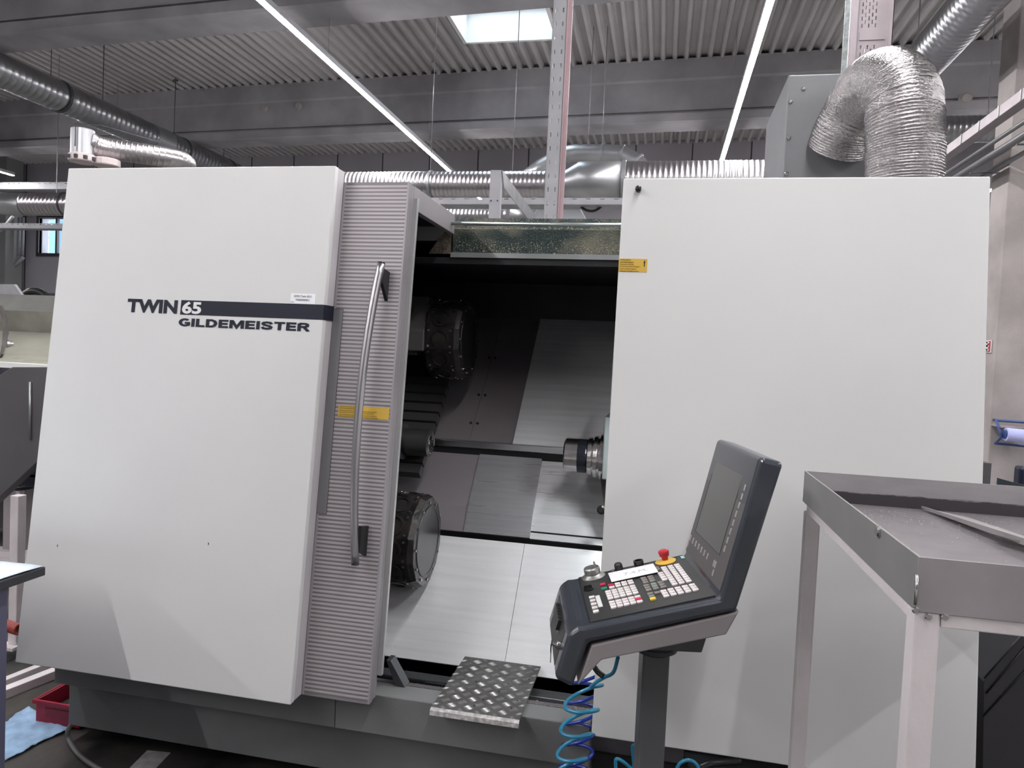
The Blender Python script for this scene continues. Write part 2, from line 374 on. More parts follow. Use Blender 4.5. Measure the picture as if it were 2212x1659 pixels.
# back wall, with window opening at left
def wy(x): return 15.3-K*x
WX0, WX1, WZ0, WZ1 = -16.45, -15.35, 3.78, 4.72
p0 = px(80, 470, Y=16.2); p1 = px(122, 547, Y=16.2); WX0, WZ1, WZ0 = p0.x, p0.z, p1.z; WX1 = WX0+1.1
bm = bmesh.new()
def wseg(x0, x1, z0, z1): prism(bm, [(x0, wy(x0), z0), (x1, wy(x1), z0), (x1, wy(x1), z1), (x0, wy(x0), z1)], (0, .3, 0))
wseg(-19, WX0, 0, ZD+.1); wseg(WX1, 13, 0, ZD+.1); wseg(WX0, WX1, 0, WZ0); wseg(WX0, WX1, WZ1, ZD+.1)
wb = struct(obj('wall_back', bm, WALLM))
bm = bmesh.new()
for i in range(27):
    x = -18+i*1.15
    if WX0-.05 < x < WX1+.05: continue
    prism(bm, [(x, wy(x)-.006, 0), (x+.025, wy(x)-.006, 0), (x+.025, wy(x)-.006, ZD), (x, wy(x)-.006, ZD)], (0, .02, 0))
struct(obj('trim_6', bm, DARKBASE))
struct(obj('wall_left', B((-19.2, -19, -11, 17.5, 0, ZD+.1)), WALLM)); struct(obj('wall_right', B((13, 13.2, -11, 17.5, 0, ZD+.1)), WALLM)); struct(obj('wall_front', B((-19, 13, -11.2, -11, 0, ZD+.1)), WALLM))
wn = bpy.data.objects.new('window_2', None); COL.objects.link(wn); wn.location = (WX0, wy(WX0), WZ0); wn['kind'] = 'structure'; wn['label'] = 'small bright window in the far wall at left'
yw = wy(WX0)-.02
obj('window_frame', B((WX0-.08, WX0, yw, yw+.1, WZ0-.08, WZ1+.08), (WX1, WX1+.08, yw-.07, yw+.1, WZ0-.08, WZ1+.08), (WX0, WX1, yw-.06, yw+.1, WZ0-.08, WZ0), (WX0, WX1, yw-.06, yw+.1, WZ1, WZ1+.08), (WX0+.52, WX0+.57, yw, yw+.08, WZ0, WZ1)), DARKBASE, wn)
gc = bpy.data.materials.new('clear_pane'); gc.use_nodes = True; gb = gc.node_tree.nodes['Principled BSDF']; gb.inputs['Transmission Weight'].default_value = 1; gb.inputs['Roughness'].default_value = .02; gb.inputs['IOR'].default_value = 1.05
obj('pane', B((WX0, WX1, yw+.11, yw+.12, WZ0, WZ1)), gc, wn)
bm = bmesh.new()
for i in range(7): box(bm, -21.6+i*.62, -21.6+i*.62+.27, 20, 20.3, 0, 9)
tag(obj('steel_cladding', bm, mat('blue_cladding', (.12, .22, .42), .5)), 'blue upright cladding strips outside the far left window', 'cladding')
# foliage outside the window
bm = bmesh.new(); random.seed(3)
for i in range(420):
    c = V((-22+random.random()*5, 20.8+random.random()*.8, 2.2+random.random()*5)); s = .06+random.random()*.14
    a = [V((random.uniform(-1, 1), random.uniform(-1, 1), random.uniform(-1, 1)))*s for _ in range(3)]
    bm.faces.new([bm.verts.new(c+q) for q in a])
tube(bm, [(-19.8, 21.2, 0), (-19.8, 21.2, 3.5)], .15, 8)
tag(obj('tree', bm, mat('leaves', (.12, .25, .08), .7, noise=.4)), 'green tree foliage outside the far left window', 'tree')

# ------------------------------------------------------------------ strip lights
def strip(x, y0, y1, label, z=4.8):
    t = thing('strip_light', label, 'light', (x, y0, z), 'strip lights under the roof')
    hb, db = bmesh.new(), bmesh.new(); y = y0
    while y < y1:
        e = min(y+1.72, y1); box(hb, x-.033, x+.033, y, e, z+.012, z+.07); box(db, x-.027, x+.027, y+.006, e-.006, z, z+.0118); y = e
    obj('housing', hb, HOUS, t); obj('diffuser', db, LEDW, t)
    wb_ = bmesh.new(); y = y0+.8
    while y < y1: tube(wb_, [(x, y, z+.07), (x, y, 5.27 if any(g-K*x-.05 < y < g-K*x+.52 for g in (-6.0, -1.7, 2.6, 6.88, 11.1)) else ZD)], .003, 5); y += 3.44
    objs('suspension_wire', wb_, GALV, t)
strip(-3.72, -7.2, 14.2, 'long bright strip light running over the left machine panel to the upright')
strip(.753, -1.2, 14.2, 'long bright strip light above the right white panel, left of the filter cabinet')
strip(5.23, -7.2, 14.2, 'strip light beyond the right edge of the view, over the concrete column side')
strip(-8.19, -7.2, 1.4, 'unseen strip light behind the viewpoint, added for light from the left')  # added row out of view, brings light onto the machine from the left
strip(9.7, -7.2, 6, 'unseen strip light far right of the concrete column, added to brighten the right panel')  # added row out of view, lifts the light on the right panel
strip(-12.75, -3.2, 12.05, 'short bright strip light at the far left edge over the pale trough')
strip(-12.55, 13.0, 14.9, 'shortest strip light piece, at far left beside the panel corner', z=4.85)

# ------------------------------------------------------------------ ducts
def collar(bm, c, d, r, w=.05): lathe(bm, V(c)-V(d)*w/2, d, [(0, r+.002), (0.001, r+.012), (w, r+.012), (w+.001, r+.002)], 40)
t = thing('spiral_duct', 'long round galvanised duct slanting down from the upper left behind the left panel', 'duct', (-8.41, 3, 4.8), 'ventilation ducts')
DX, DZ, DR = -8.41, 5.02, .21
obj('pipe', RT((DX, -1, DZ), (DX, 15.7, DZ), DR, .098), DUCT, t)
for y in (px(128, 200, X=DX).y, px(391, 300, X=DX).y, px(490, 345, X=DX).y):
    bm = bmesh.new(); collar(bm, (DX, y, DZ), (0, 1, 0), DR, .05); objs('joint_collar', bm, DARKBASE, t)
yy = px(365, 300, X=DX).y
bm = bmesh.new(); lathe(bm, (DX, yy-.5, DZ), (0, 1, 0), [(0, DR+.004), (.001, DR+.01), (.42, DR+.01), (.421, DR+.004)], 40); obj('sleeve', bm, DUCTP, t)
bm = bmesh.new()
for x in (110, 222, 376, 483):
    q = px(x, 112+.484*x, X=DX); tube(bm, [(DX, q.y, DZ+DR), (DX, q.y, ZD)], .006, 5); lathe(bm, (DX-.04, q.y, ZD-.05), (1, 0, 0), [(0, .02), (.08, .02)], 6)
objs('hanger_rod', bm, DARKBASE, t)
# branch ending in a capped tee above the left panel
def pz(x, y, Y): return px(x, y, Y=Y)
t = thing('extraction_tee', 'stubby silver extraction tee with pale louvred caps above the left panel corner', 'duct fitting', pz(180, 350, 5.2), 'ventilation ducts')
c0 = pz(178, 339, 5.2); top = pz(180, 285, 5.2)
bm = bmesh.new(); lathe(bm, (c0.x, c0.y, c0.z+.02), (0, 0, 1), [(0, .09), (.2, .09), (.205, .085)], 32); obj('body', bm, DUCTP, t)
bm = bmesh.new(); lathe(bm, (c0.x, c0.y, c0.z-.045), (0, 0, 1), [(0, .1), (.008, .106), (.055, .106), (.06, .1), (.065, .09)], 16); lathe(bm, (c0.x+.13, c0.y+.12, c0.z-.05), (0, 0, 1), [(0, .1), (.008, .106), (.055, .106), (.06, .1)], 16)
cp = obj('louvred_cap', bm, mat('pink_white_plastic', (.58, .5, .5), .5), t)
bm = bmesh.new()
for k in range(10):
    a = k*math.pi/5; q = V((c0.x+.107*math.cos(a), c0.y+.107*math.sin(a), c0.z-.018)); box(bm, q.x-.012, q.x+.012, q.y-.012, q.y+.012, q.z-.014, q.z+.014)
objs('slot', bm, DARKBASE, cp)
e0 = pz(205, 312, 5.25); e1 = pz(290, 322, 6.6)
obj('branch_pipe', T(spline([V((c0.x+.02, c0.y+.02, c0.z+.14)), e0+V((0, .1, 0)), e0+V((.35, .7, .02)), V((-6.2, 7.6, c0.z+.34))], 8), .088, 32), duct_mat('branch_duct_steel', (.55, .52, .53), .04, .34, .5, .004, .2), t)
obj('bracket_strap', T([c0+V((.02, -.1, .06)), c0+V((.02, -.1, .245)), c0+V((.22, -.05, .24)), c0+V((.5, .3, .2))], .004, 6), DARKBASE, t)
# horizontal duct behind the machine
t = thing('spiral_duct', 'round duct lying level behind the machine, with a wider plain sleeve right of the upright', 'duct', (-1.5, 8, 3.48), 'ventilation ducts')
zc = 1.7+.241*8; zb = 1.7+.2455*8
obj('pipe', RT((-4.6, 8, zc), (-1.2, 8, zc), .145, .05, h=.0025), DUCTL, t)
bm = bmesh.new(); tube(bm, [(-1.2, 8, zc), (-1.12, 8, zc), (-.98, 8, zb), (-.5, 8, zb)], [.15, .15, .205, .205], 40); obj('reducer_sleeve', bm, DUCTP, t)
obj('wide_pipe', RT((-.5, 8, zb), (2.2, 8, zb), .202, .056, h=.003), DUCTL, t)
bm = bmesh.new(); collar(bm, (-.5, 8, zb), (1, 0, 0), .204, .04); collar(bm, (-2.7, 8, zc), (1, 0, 0), .146, .03); objs('joint_collar', bm, GALV, t)
bm = bmesh.new()
for x in (-2.72, -1.75): tube(bm, [(x, 8, zc+.14), (x, 8, ZD)], .005, 5)
objs('hanger_rod', bm, GALV, t)
# upper crossover duct
t = thing('crossover_duct', 'shiny elbowed duct arching over the level duct right of the upright', 'duct', (-.5, 9.5, 4.2), 'ventilation ducts')
Y = 9.9
pts = [pz(1120, 400, Y), pz(1170, 362, Y), pz(1222, 333, Y), pz(1245, 330, Y), pz(1300, 331, Y), pz(1342, 333, Y), pz(1375, 350, Y), pz(1405, 385, Y), pz(1415, 430, Y)]
obj('pipe', T(pts, .118, 32), DUCTP, t)
bm = bmesh.new(); 
for q in (2, 4, 5, 6): collar(bm, pts[q], (pts[q+1]-pts[q-1]).normalized(), .118, .03)
objs('joint_collar', bm, GALV, t)
bm = bmesh.new()
for x in (1270, 1300): q = pz(x, 316, Y); tube(bm, [q, (q.x, q.y, ZD)], .006, 5)
objs('hanger_rod', bm, GALV, t)
# lower duct under the level one
t = thing('spiral_duct', 'lower round duct under the level duct, seen between door corner and upright', 'duct', (-2, 9, 3.2), 'ventilation ducts')
z = 1.7+.196*9
obj('pipe', RT((-3.8, 9, z), (-1.95, 9, z), .13, .05, h=.0025), DUCTL, t)
objs('hanger_rod', B((-1.43, -1.42, 9.12, 9.13, z+.28, ZD)), GALV, t)
obj('elbow', T([(-1.95, 9, z), (-1.8, 9, z), (-1.6, 9.02, z+.02), (-1.42, 9.1, z+.16), (-1.35, 9.2, z+.34)], .132, 24), DUCTP, t)
# hopper-shaped pale hood
bm = bmesh.new(); a, b2, c_, d_ = pz(1140, 475, 8.3), pz(1168, 443, 8.3), pz(1248, 441, 8.3), pz(1268, 475, 8.3)
prism(bm, [a, b2, c_, d_], (0, .35, 0)); bm2 = bm
hood = tag(obj('extraction_hood', bm, mat('pale_hood', (.45, .47, .5), .5), bevel=.01), 'pale tapered extraction hood behind the opening header beside the upright', 'hood')
obj('hanger_rod', B((-1.34, -1.33, 8.45, 8.46, 3.62, ZD)), GALV, hood)
e = [pz(1250, 437, 6.3), pz(1262, 452, 6.3), pz(1285, 455, 6.3), pz(1310, 437, 6.3)]
tag(obj('hanging_hose', T(spline(e, 6), .011, 8), PLASTB), 'black hose sagging in an arc between tray and right panel', 'hose')
# right ducts
t = thing('spiral_duct', 'thick round duct coming from the upper right corner behind the flexible silver hose', 'duct', (2.42, 5, 4.6), 'ventilation ducts')
obj('pipe', RT((2.42, .5, 4.82), (2.42, 8.9, 4.82), .2, .08), DUCT, t)
objs('hanger_rod', B((2.415, 2.425, 3.5, 3.51, 5.0, ZD), (2.415, 2.425, 8.2, 8.21, 5.0, ZD)), GALV, t)
t = thing('spiral_duct', 'short dark piece of round duct right of the flexible hose under the girder', 'duct', (3, 9.2, 4.4), 'ventilation ducts')
z = 1.7+.307*9.2
obj('pipe', RT((2.4, 9.2, z), (4.0, 9.2, z), .148, .06), DUCT, t)
objs('hanger_rod', B((3.5, 3.51, 9.2, 9.21, z+.14, ZD)), GALV, t)
# far left duct
t = thing('spiral_duct', 'bright round duct at the far left edge above the window', 'duct', (-10.3, 10, 3.6), 'ventilation ducts')
z = 1.7+.211*10
obj('pipe', RT((-10.35, 10, z), (-8.2, 10, z), .18, .075), DUCTL, t)
objs('hanger_rod', B((-9.75, -9.74, 10, 10.01, z+.17, ZD)), GALV, t)
obj('elbow', T([(-11.4, 9.2, z+.05), (-11.1, 9.7, z), (-10.75, 9.95, z), (-10.35, 10, z)], .183, 28), DUCTP, t)
bm = bmesh.new(); collar(bm, (-9.55, 10, z), (1, 0, 0), .18, .03); objs('joint_collar', bm, DARKBASE, t)

# ------------------------------------------------------------------ cable trays, uprights
def slots(W, H, cols, pitch, sl, wd, start=.02, stag=0):
    hs = []
    for ci, c in enumerate(cols):
        v = start+(stag if ci % 2 else 0)
        while v+sl < H: hs.append((c-wd/2, c+wd/2, v, v+sl)); v += pitch
    return hs
def upright(name, label, cat, X0, X1, Y0, z0, z1, depth, cols, pitch, sl, wd, m, face=None):
    t = thing(name, label, cat, ((X0+X1)/2, Y0, z0), None)
    bm = bmesh.new(); W = X1-X0
    perforated(bm, (X0, Y0, z0), V((1, 0, 0)), V((0, 0, 1)), W, z1-z0, slots(W, z1-z0, cols, pitch, sl, wd))
    obj('slotted_web', bm, m, t, solid=.003)
    return t
t = upright('slotted_upright', 'tall slotted steel upright rising from the machine roof to the girders', 'upright', -.612, -.552, 3.6, 2.305, ZD, .04, (.012, .048), .068, .022, .007, GALVP)
objs('flange', B((-.616, -.612, 3.6, 3.66, 2.305, ZD), (-.552, -.548, 3.6, 3.66, 2.305, ZD)), GALVP, t)
bm = B((-.546, -.540, 3.602, 3.66, 2.31, ZD)); box(bm, -.54, -.520, 3.61, 3.62, 2.31, ZD)
objs('cable_cover', bm, mat('pink_foil', (.42, .30, .32), .45, col2=(.35, .25, .27), scale=12, stretch=(1, 1, .5)), t)
# gallows bracket
t = thing('gallows_bracket', 'grey angled bracket standing on the header left of the slotted upright', 'bracket', (-.88, 3.6, 2.305))
ztp = 1.7+.261*3.6
obj('upright_leg', B((-.902, -.846, 3.6, 3.606, 2.305, ztp), (-.852, -.846, 3.606, 3.64, 2.305, ztp)), GALVP, t)
obj('arm', P(([(-.846, 3.6, ztp), (-.846, 4.6, ztp-.03), (-.846, 4.6, ztp-.11), (-.846, 3.66, ztp-.075)], (.006, 0, 0))), GALV, t)
bm = bmesh.new()
for x in (-.892, -.858):
    for z in (ztp-.155, ztp-.31): lathe(bm, (x, 3.6, z), (0, -1, 0), [(0, .004), (.003, .004)], 8)
objs('screw', bm, DARKBASE, t)
# level cable tray
def ctray(name, label, x0, x1, y, z, h, m=GALVP, depth=.2, rods=()):
    t = thing(name, label, 'cable tray', ((x0+x1)/2, y, z), 'cable trays')
    bm = bmesh.new(); perforated(bm, (x0, y, z), V((1, 0, 0)), V((0, 0, 1)), x1-x0, h, [(a*.12+.02, a*.12+.06, h*.75, h*.88) for a in range(int((x1-x0)/.12)-1)])
    obj('side_rail', bm, m, t, solid=.003)
    bm = bmesh.new(); perforated(bm, (x0, y, z), V((1, 0, 0)), V((0, 1, 0)), x1-x0, depth, [(a*.12+.03, a*.12+.08, depth*.3, depth*.36) for a in range(int((x1-x0)/.12)-1)])
    obj('tray_floor', bm, m, t, solid=.003)
    for x in rods: obj('hanger_rod', B((x, x+.008, y+depth/2, y+depth/2+.008, z, ZD)), GALV, t)
ctray('cable_tray', 'level grey cable tray crossing behind the bracket and the upright', -2.4, 1.5, 6.2, 1.7+.213*6.2, .055, rods=(-1.0, 1.47))
ctray('cable_tray', 'upper pale cable tray at far left above the bright duct', -15, -9.5, 12, 1.7+.236*12, .13, rods=(-14.9, -10.4))
ctray('cable_tray', 'lower pale cable tray crossing in front of the far left window', -14.2, -9, 11, 1.7+.172*11, .09, rods=(-14.1, -9.6))
obj_ = tag(obj('diagonal_brace', T([px(0, 500, Y=11.6), px(28, 468, Y=11.6)], .03, 8), GALVP), 'short diagonal grey brace under the bright duct at far left', 'brace')
bm = bmesh.new()
for x in (42, 50): a = px(x, 470, Y=15.9); tube(bm, [a, (a.x, a.y, px(x, 552, Y=15.9).z)], .035, 8)
tube(bm, [px(50, 556, Y=15.9), px(22, 583, Y=15.9)], .05, 8)
tag(obj('service_pipe', bm, mat('grey_pipe', (.22, .22, .24), .5)), 'grey pipework on the far left wall beside the window', 'pipe')
tag(obj('downpipe', B((px(0, 500, Y=15.6).x-.6, px(12, 500, Y=15.6).x, 15.6, 16.1, 0, 6.2)), mat('dim_column', (.2, .2, .2), .8)), 'pale grey pillar at the far left edge in front of the wall', 'pillar')
# wide perforated tray hanging vertically, right
X0, X1, Yt = .216*5, .261*5+.005, 5.0
hs = []
for ci, c in enumerate((.063, .083, .103, .123, .143)):
    v = .3+(.022 if ci % 2 else 0)
    while v < 3.0: hs.append((c-.004, c+.004, v, v+.025)); v += .045
hs = [h for h in hs if not -.05 < h[2]-.81 < .065]
t = thing('vertical_cable_tray', 'wide perforated cable tray hanging upright behind the silver hose', 'cable tray', (X0, Yt, 3.2), 'cable trays')
bm = bmesh.new(); perforated(bm, (X0, Yt, 3.0), V((1, 0, 0)), V((0, 0, 1)), X1-X0, ZD-3.0, hs); obj('perforated_floor', bm, PINKT, t, solid=.002)
objs('side_rail', B((X0-.012, X0, Yt-.02, Yt+.02, 3.0, ZD), (X0-.005, X0+.03, Yt-.028, Yt-.02, 3.0, ZD), (X1, X1+.004, Yt-.05, Yt, 3.0, ZD), (X1-.018, X1+.004, Yt-.05, Yt-.046, 3.0, ZD)), PINKT, t)
obj('cross_piece', B((X0+.05, X1-.03, Yt-.008, Yt-.003, 3.0+.805, 3.0+.855)), PINKT, t)
obj('cable_strip', B((X0-.045, X0-.014, Yt-.01, Yt, 3.0, ZD)), mat('grey_green_cables', (.25, .28, .28), .5, noise=.4, scale=30), t)
# trunking and pipes, right
t = thing('cable_trunking', 'pinkish white cable trunking running away above the concrete column', 'trunking', (2.65, 3, 3.86))
tz = 1.7+.281/.334*2.65
bm = B((2.65, 2.75, 1.5, 11, tz-.06, tz+.03)); obj('trunk', bm, PINKT, t, bevel=.003)
bm = bmesh.new()
for i in range(24): box(bm, 2.644, 2.65, 1.8+i*.38, 1.8+i*.38+.018, tz-.055, tz+.03)
objs('lid_clip', bm, GALV, t)
t = thing('pipe_bundle', 'dark pipes running together beneath the white cable trunking at right', 'pipe', (2.9, 3, 3.5))
for dx, dz, r in ((.12, -.16, .02), (.16, -.24, .03), (.24, -.21, .016), (.3, -.3, .022)):
    obj('pipe', T([(2.65+dx, 2, tz+dz), (2.65+dx, 11, tz+dz)], r, 10), mat('dull_pipe', (.16, .16, .165), .4, .4), t)
bm = bmesh.new()
for i in range(8): box(bm, 2.74, 2.99, 3+i*.9, 3.02+i*.9, tz-.335, tz-.325)
objs('pipe_clamp', bm, DARKBASE, t)
# concrete column, fire sign, roll rack
struct(obj('trim_7', B((3.065, 4.1, 7.5, 7.86, 0, ZD+.02)), CONCC, bevel=.01))
p = px(2136, 735, X=3.062); q = px(2136, 762, X=3.062)
t = thing('fire_sign', 'small red and white safety sign on the narrow side of the concrete column', 'sign', (3.06, p.y, q.z))
y0 = px(2143, 748, X=3.062).y; y1 = px(2124, 748, X=3.062).y; y1 = min(y1, 7.85)
obj('plate', B((3.056, 3.062, y0, y1, q.z, p.z)), LETTERW, t)
obj('red_field', B((3.053, 3.056, y0+.02, y1-.01, q.z+.008, p.z-.008)), SIGNR, t)
bm = bmesh.new(); zc_ = (p.z+q.z)/2; box(bm, 3.050, 3.053, y1-.13, y1-.06, zc_-.045, zc_+.01); lathe(bm, (3.053, y1-.1, zc_+.035), (-1, 0, 0), [(0, .02), (.003, .02)], 12)
for k in range(3): box(bm, 3.050, 3.053, y0+.04, y0+.13, zc_-.04+k*.035, zc_-.025+k*.035)
obj('pictogram', bm, LETTERW, t)
t = thing('roll_rack', 'blue wire wall rack holding a roll of blue paper on the concrete column', 'rack', px(2180, 940, Y=7.35))
Y = 7.4; A_, B_, C2, D2 = px(2152, 908, Y=Y), px(2240, 914, Y=Y), px(2150, 958, Y=Y), px(2240, 966, Y=Y); H_ = px(2164, 944, Y=7.25); H2 = px(2250, 949, Y=7.25)
obj('wire_frame', T(spline([B_, A_+V((.04, 0, 0)), A_], 3)+[H_, C2]+spline([C2, C2+V((.04, 0, 0)), D2], 3), .013, 8), RACKB, t)
obj('end_bracket', T([A_+V((.02, 0, 0)), A_+V((.02, .1, 0))], .01, 8), RACKB, t)
rl = px(2172, 938, Y=7.25); rr = px(2240, 945, Y=7.25)
bm = bmesh.new(); lathe(bm, rl, (rr-rl), [(0, .05), (.001, .06), (.45, .06), (.451, .05)], 24); rp = obj('paper_roll', bm, ROLLP, t, smooth=False)
bm = bmesh.new(); lathe(bm, rl-V((.012, 0, 0)), (rr-rl), [(0, .03), (.004, .042), (.012, .042)], 20); obj('end_disc', bm, RACKB, rp)
obj('mounting_bar', B((rl.x-.02, rr.x, 7.3, 7.5, rl.z+.055, rl.z+.07)), PINKT, t)

# ================================================================== THE MACHINE
k = .106
def LY(z): return 2.27+k*(z-.44)
def RY(z): return 2.38+k*(z-.434)
def DY(z): return 2.35+k*(z-.44)
mc = thing('turning_center', 'big off-white twin-spindle lathe with open sliding door filling the view', 'lathe', (-.67, 3.2, 0))
def lean(X0, X1, z0, z1, fy, th, off=0.):
    return [(X0, fy(z0)+off, z0), (X1, fy(z0)+off, z0), (X1, fy(z1)+off, z1), (X0, fy(z1)+off, z1)], (0, th, 0)
lp = obj('left_cover_panel', P(lean(-2.357, -1.206, .44, 2.366, LY, .028)), WHITE, mc, bevel=.004)
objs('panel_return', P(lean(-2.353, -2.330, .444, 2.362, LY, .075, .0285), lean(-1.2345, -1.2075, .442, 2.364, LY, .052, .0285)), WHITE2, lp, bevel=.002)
nrm = V((0, -1, k)).normalized(); upv = V((0, k, 1)).normalized(); ux = V((1, 0, 0))
def onL(x, z, d=0.): return V((x, LY(z), z))+nrm*d
def onR(x, z, d=0.): return V((x, RY(z), z))+nrm*d
def onD(x, z, d=0.): return V((x, DY(z), z))+nrm*d
def decal(fn, x0, x1, z0, z1, th=.0008, lift=.0002): return ([fn(x0, z0, lift), fn(x1, z0, lift), fn(x1, z1, lift), fn(x0, z1, lift)], nrm*th)
st = obj('navy_stripe', P(decal(onL, -1.790, -1.2062, 1.797, 1.852)), NAVY, lp)
obj('stripe_wrap', P(([(-1.2055, LY(1.797), 1.797), (-1.2055, LY(1.797)+.08, 1.797), (-1.2055, LY(1.852)+.08, 1.852), (-1.2055, LY(1.852), 1.852)], (.0008, 0, 0))), NAVY, st)
obj('lettering', text_mesh('TWIN', .07, onL(-2.022, 1.7985, .0005), ux, upv, width=.218, height=.0525, bold=.0032), NAVY, lp)
def ribbon(bm, pts, t, fn, closed=False):
    n = len(pts); L_, R_ = [], []
    for i in range(n):
        p = V((*pts[i], 0)); a_ = V((*pts[i-1], 0)) if (i or closed) else None; c_ = V((*pts[(i+1) % n], 0)) if (i < n-1 or closed) else None
        d0 = (p-a_).normalized() if a_ is not None else None; d1 = (c_-p).normalized() if c_ is not None else None
        d0 = d0 or d1; d1 = d1 or d0; m = (d0+d1).normalized(); nn = V((-m.y, m.x, 0)); k_ = t/2/max(.45, nn.dot(V((-d0.y, d0.x, 0))))
        L_.append(p+nn*k_); R_.append(p-nn*k_)
    lv = [bm.verts.new(fn(q)) for q in L_]; rv = [bm.verts.new(fn(q)) for q in R_]
    for i in range(n if closed else n-1): j = (i+1) % n; bm.faces.new((lv[i], lv[j], rv[j], rv[i]))
ARC = [(.42+.31*math.cos(math.radians(a_)), .5+.38*math.sin(math.radians(a_))) for a_ in range(45, 305, 20)]
GLY = {'G': (.80, [(ARC+[(.68, .22), (.68, .44), (.42, .44)], 0)]), 'I': (.24, [([(.12, 0), (.12, 1)], 0)]), 'L': (.62, [([(.12, 1), (.12, .12), (.62, .12)], 0)]),
       'D': (.80, [([(.12, .12), (.40, .12), (.60, .24), (.68, .5), (.60, .76), (.40, .88), (.12, .88)], 1)]), 'E': (.66, [([(.66, .88), (.12, .88), (.12, .12), (.66, .12)], 0), ([(.2, .5), (.62, .5)], 0)]),
       'M': (1.0, [([(.12, 0), (.12, 1)], 0), ([(.88, 0), (.88, 1)], 0), ([(.16, .96), (.5, .16), (.84, .96)], 0)]),
       'S': (.80, [([(.70, .68), (.60, .84), (.38, .88), (.18, .83), (.13, .70), (.22, .58), (.56, .45), (.67, .33), (.62, .18), (.42, .12), (.20, .15), (.08, .32)], 0)]),
       'T': (.72, [([(0, .88), (.72, .88)], 0), ([(.36, .8), (.36, 0)], 0)]), 'R': (.80, [([(.12, 0), (.12, .9)], 0), ([(.12, .88), (.5, .88), (.63, .80), (.63, .62), (.5, .50), (.12, .50)], 0), ([(.42, .5), (.72, 0)], 0)])}
bm = bmesh.new(); word = 'GILDEMEISTER'; tot = sum(GLY[c_][0]+.07 for c_ in word)-.07; x_ = 0; sx_ = .538/tot
for c_ in word:
    for pl_, cl_ in GLY[c_][1]: ribbon(bm, pl_, .235, lambda q: onL(-1.792+(x_+q.x)*sx_, 1.7525+q.y*.031, .0012), bool(cl_))
    x_ += GLY[c_][0]+.07
obj('lettering', bm, NAVY, lp)
obj('lettering', text_mesh('65', .06, onL(-1.783, 1.8005, .0014), ux, upv, width=.082, height=.047, bold=.0022), LETTERW, lp)['label'] = 'white number lettering on the navy stripe'
sk_ = obj('inventory_label', P(decal(onL, -1.340, -1.242, 1.8525, 1.890)), PAPER, lp)
obj('print', text_mesh('DMG Twin 65-1', .01, onL(-1.326, 1.8765, .0014), ux, upv, width=.068, height=.008), INKG, sk_)
obj('print', text_mesh('7400000831', .01, onL(-1.319, 1.8635, .0014), ux, upv, width=.054, height=.007), INKG, sk_)
obj('print', text_mesh('DMG', .004, onL(-1.337, 1.857, .0014), ux, upv, width=.012, height=.003), INKG, sk_)
bm = bmesh.new()
for x, z in ((-2.222, .893), (-1.582, .962)): prism(bm, decal(onL, x-.0012, x+.0012, z-.004, z+.004)[0], nrm*.0008)
objs('key_slot', bm, BLACK, lp)

rp_ = obj('right_cover_panel', P(lean(-.162, 1.004, .434, 2.342, RY, .028)), WHITE, mc, bevel=.004)
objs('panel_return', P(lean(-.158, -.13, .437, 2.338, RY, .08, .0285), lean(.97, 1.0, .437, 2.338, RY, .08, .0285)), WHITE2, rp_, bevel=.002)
sy = obj('warning_sticker', P(decal(onR, -.1615, -.0635, 2.009, 2.0555)), STICK, rp_)
for i, (s, wd_) in enumerate((('Not-Entriegelung', .036), ('nur im Stillstand benutzen !', .048), ('Emergency unlocking', .047), ('use only when machine has stopped !', .068), ("Deverrouillage d'urgence", .056), ('seulement a la machine en arret !', .066))):
    obj('print', text_mesh(s, .006, onR(-.1565, 2.0485-i*.0073-(.0012*(i//2)), .0014), ux, upv, width=wd_, height=.0048), INK, sy)
bm = bmesh.new(); prism(bm, [onR(-.0745, 2.028, .0012), onR(-.0715, 2.028, .0012), onR(-.0715, 2.041, .0012), onR(-.0693, 2.041, .0012), onR(-.073, 2.0515, .0012), onR(-.0767, 2.041, .0012), onR(-.0745, 2.041, .0012)], nrm*.0004); obj('arrow', bm, BLACK, sy)
bm = bmesh.new(); c = onR(-.108, 2.299); lathe(bm, c, nrm, [(0, .007), (.003, .01), (.018, .011), (.022, .008), (.024, .004)], 20); obj('lock_knob', bm, PLASTB, rp_)

# sliding door
dr = obj('sliding_door', P(lean(-1.30, -.945, .44, 2.325, DY, .028)), DOORG, mc, bevel=.003)
obj('ribbed_front', P(decal(onD, -1.196, -.952, .452, 2.318, .0012)), RIB, dr)
objs('front_border', P(decal(onD, -.952, -.9455, .444, 2.323, .0016), decal(onD, -1.204, -1.196, .444, 2.323, .0012)), mat('door_border', (.33, .31, .33), .4, .2), dr)
obj('recess_plate', P(decal(onD, -1.2035, -1.166, 1.09, 1.842, .0012, .0016)), mat('recess_grey', (.20, .195, .205), .4, .2), dr)
objs('recess_groove', P(decal(onD, -1.1665, -1.1655, 1.089, 1.843, .0004, .0026), decal(onD, -1.2035, -1.1655, 1.842, 1.8432, .0004, .0026), decal(onD, -1.2035, -1.1655, 1.0888, 1.09, .0004, .0026)), BLACK, dr)
sy = obj('instruction_sticker', P(decal(onD, -1.153, -.954, 1.4445, 1.488, .0006, .0032)), STICK, dr)
for i, s in enumerate(('Beobachtend das Spindelfutter', 'Niemals Eingriff in Spannzeuge', 'Pay attention to the machine parts and the rotating spindle', 'Pay attention to the machine parts in the moving device', "Faire attention a la chaine de la piece de serrage de", "Faire attention a la piece de tension a la piece de montage")):
    obj('print', text_mesh(s, .005, onD(-1.146, 1.4815-i*.0064-(i//2)*.0018, .0046), ux, upv, width=(.085, .085, .145, .135, .145, .15)[i], height=.0042), INK, sy)
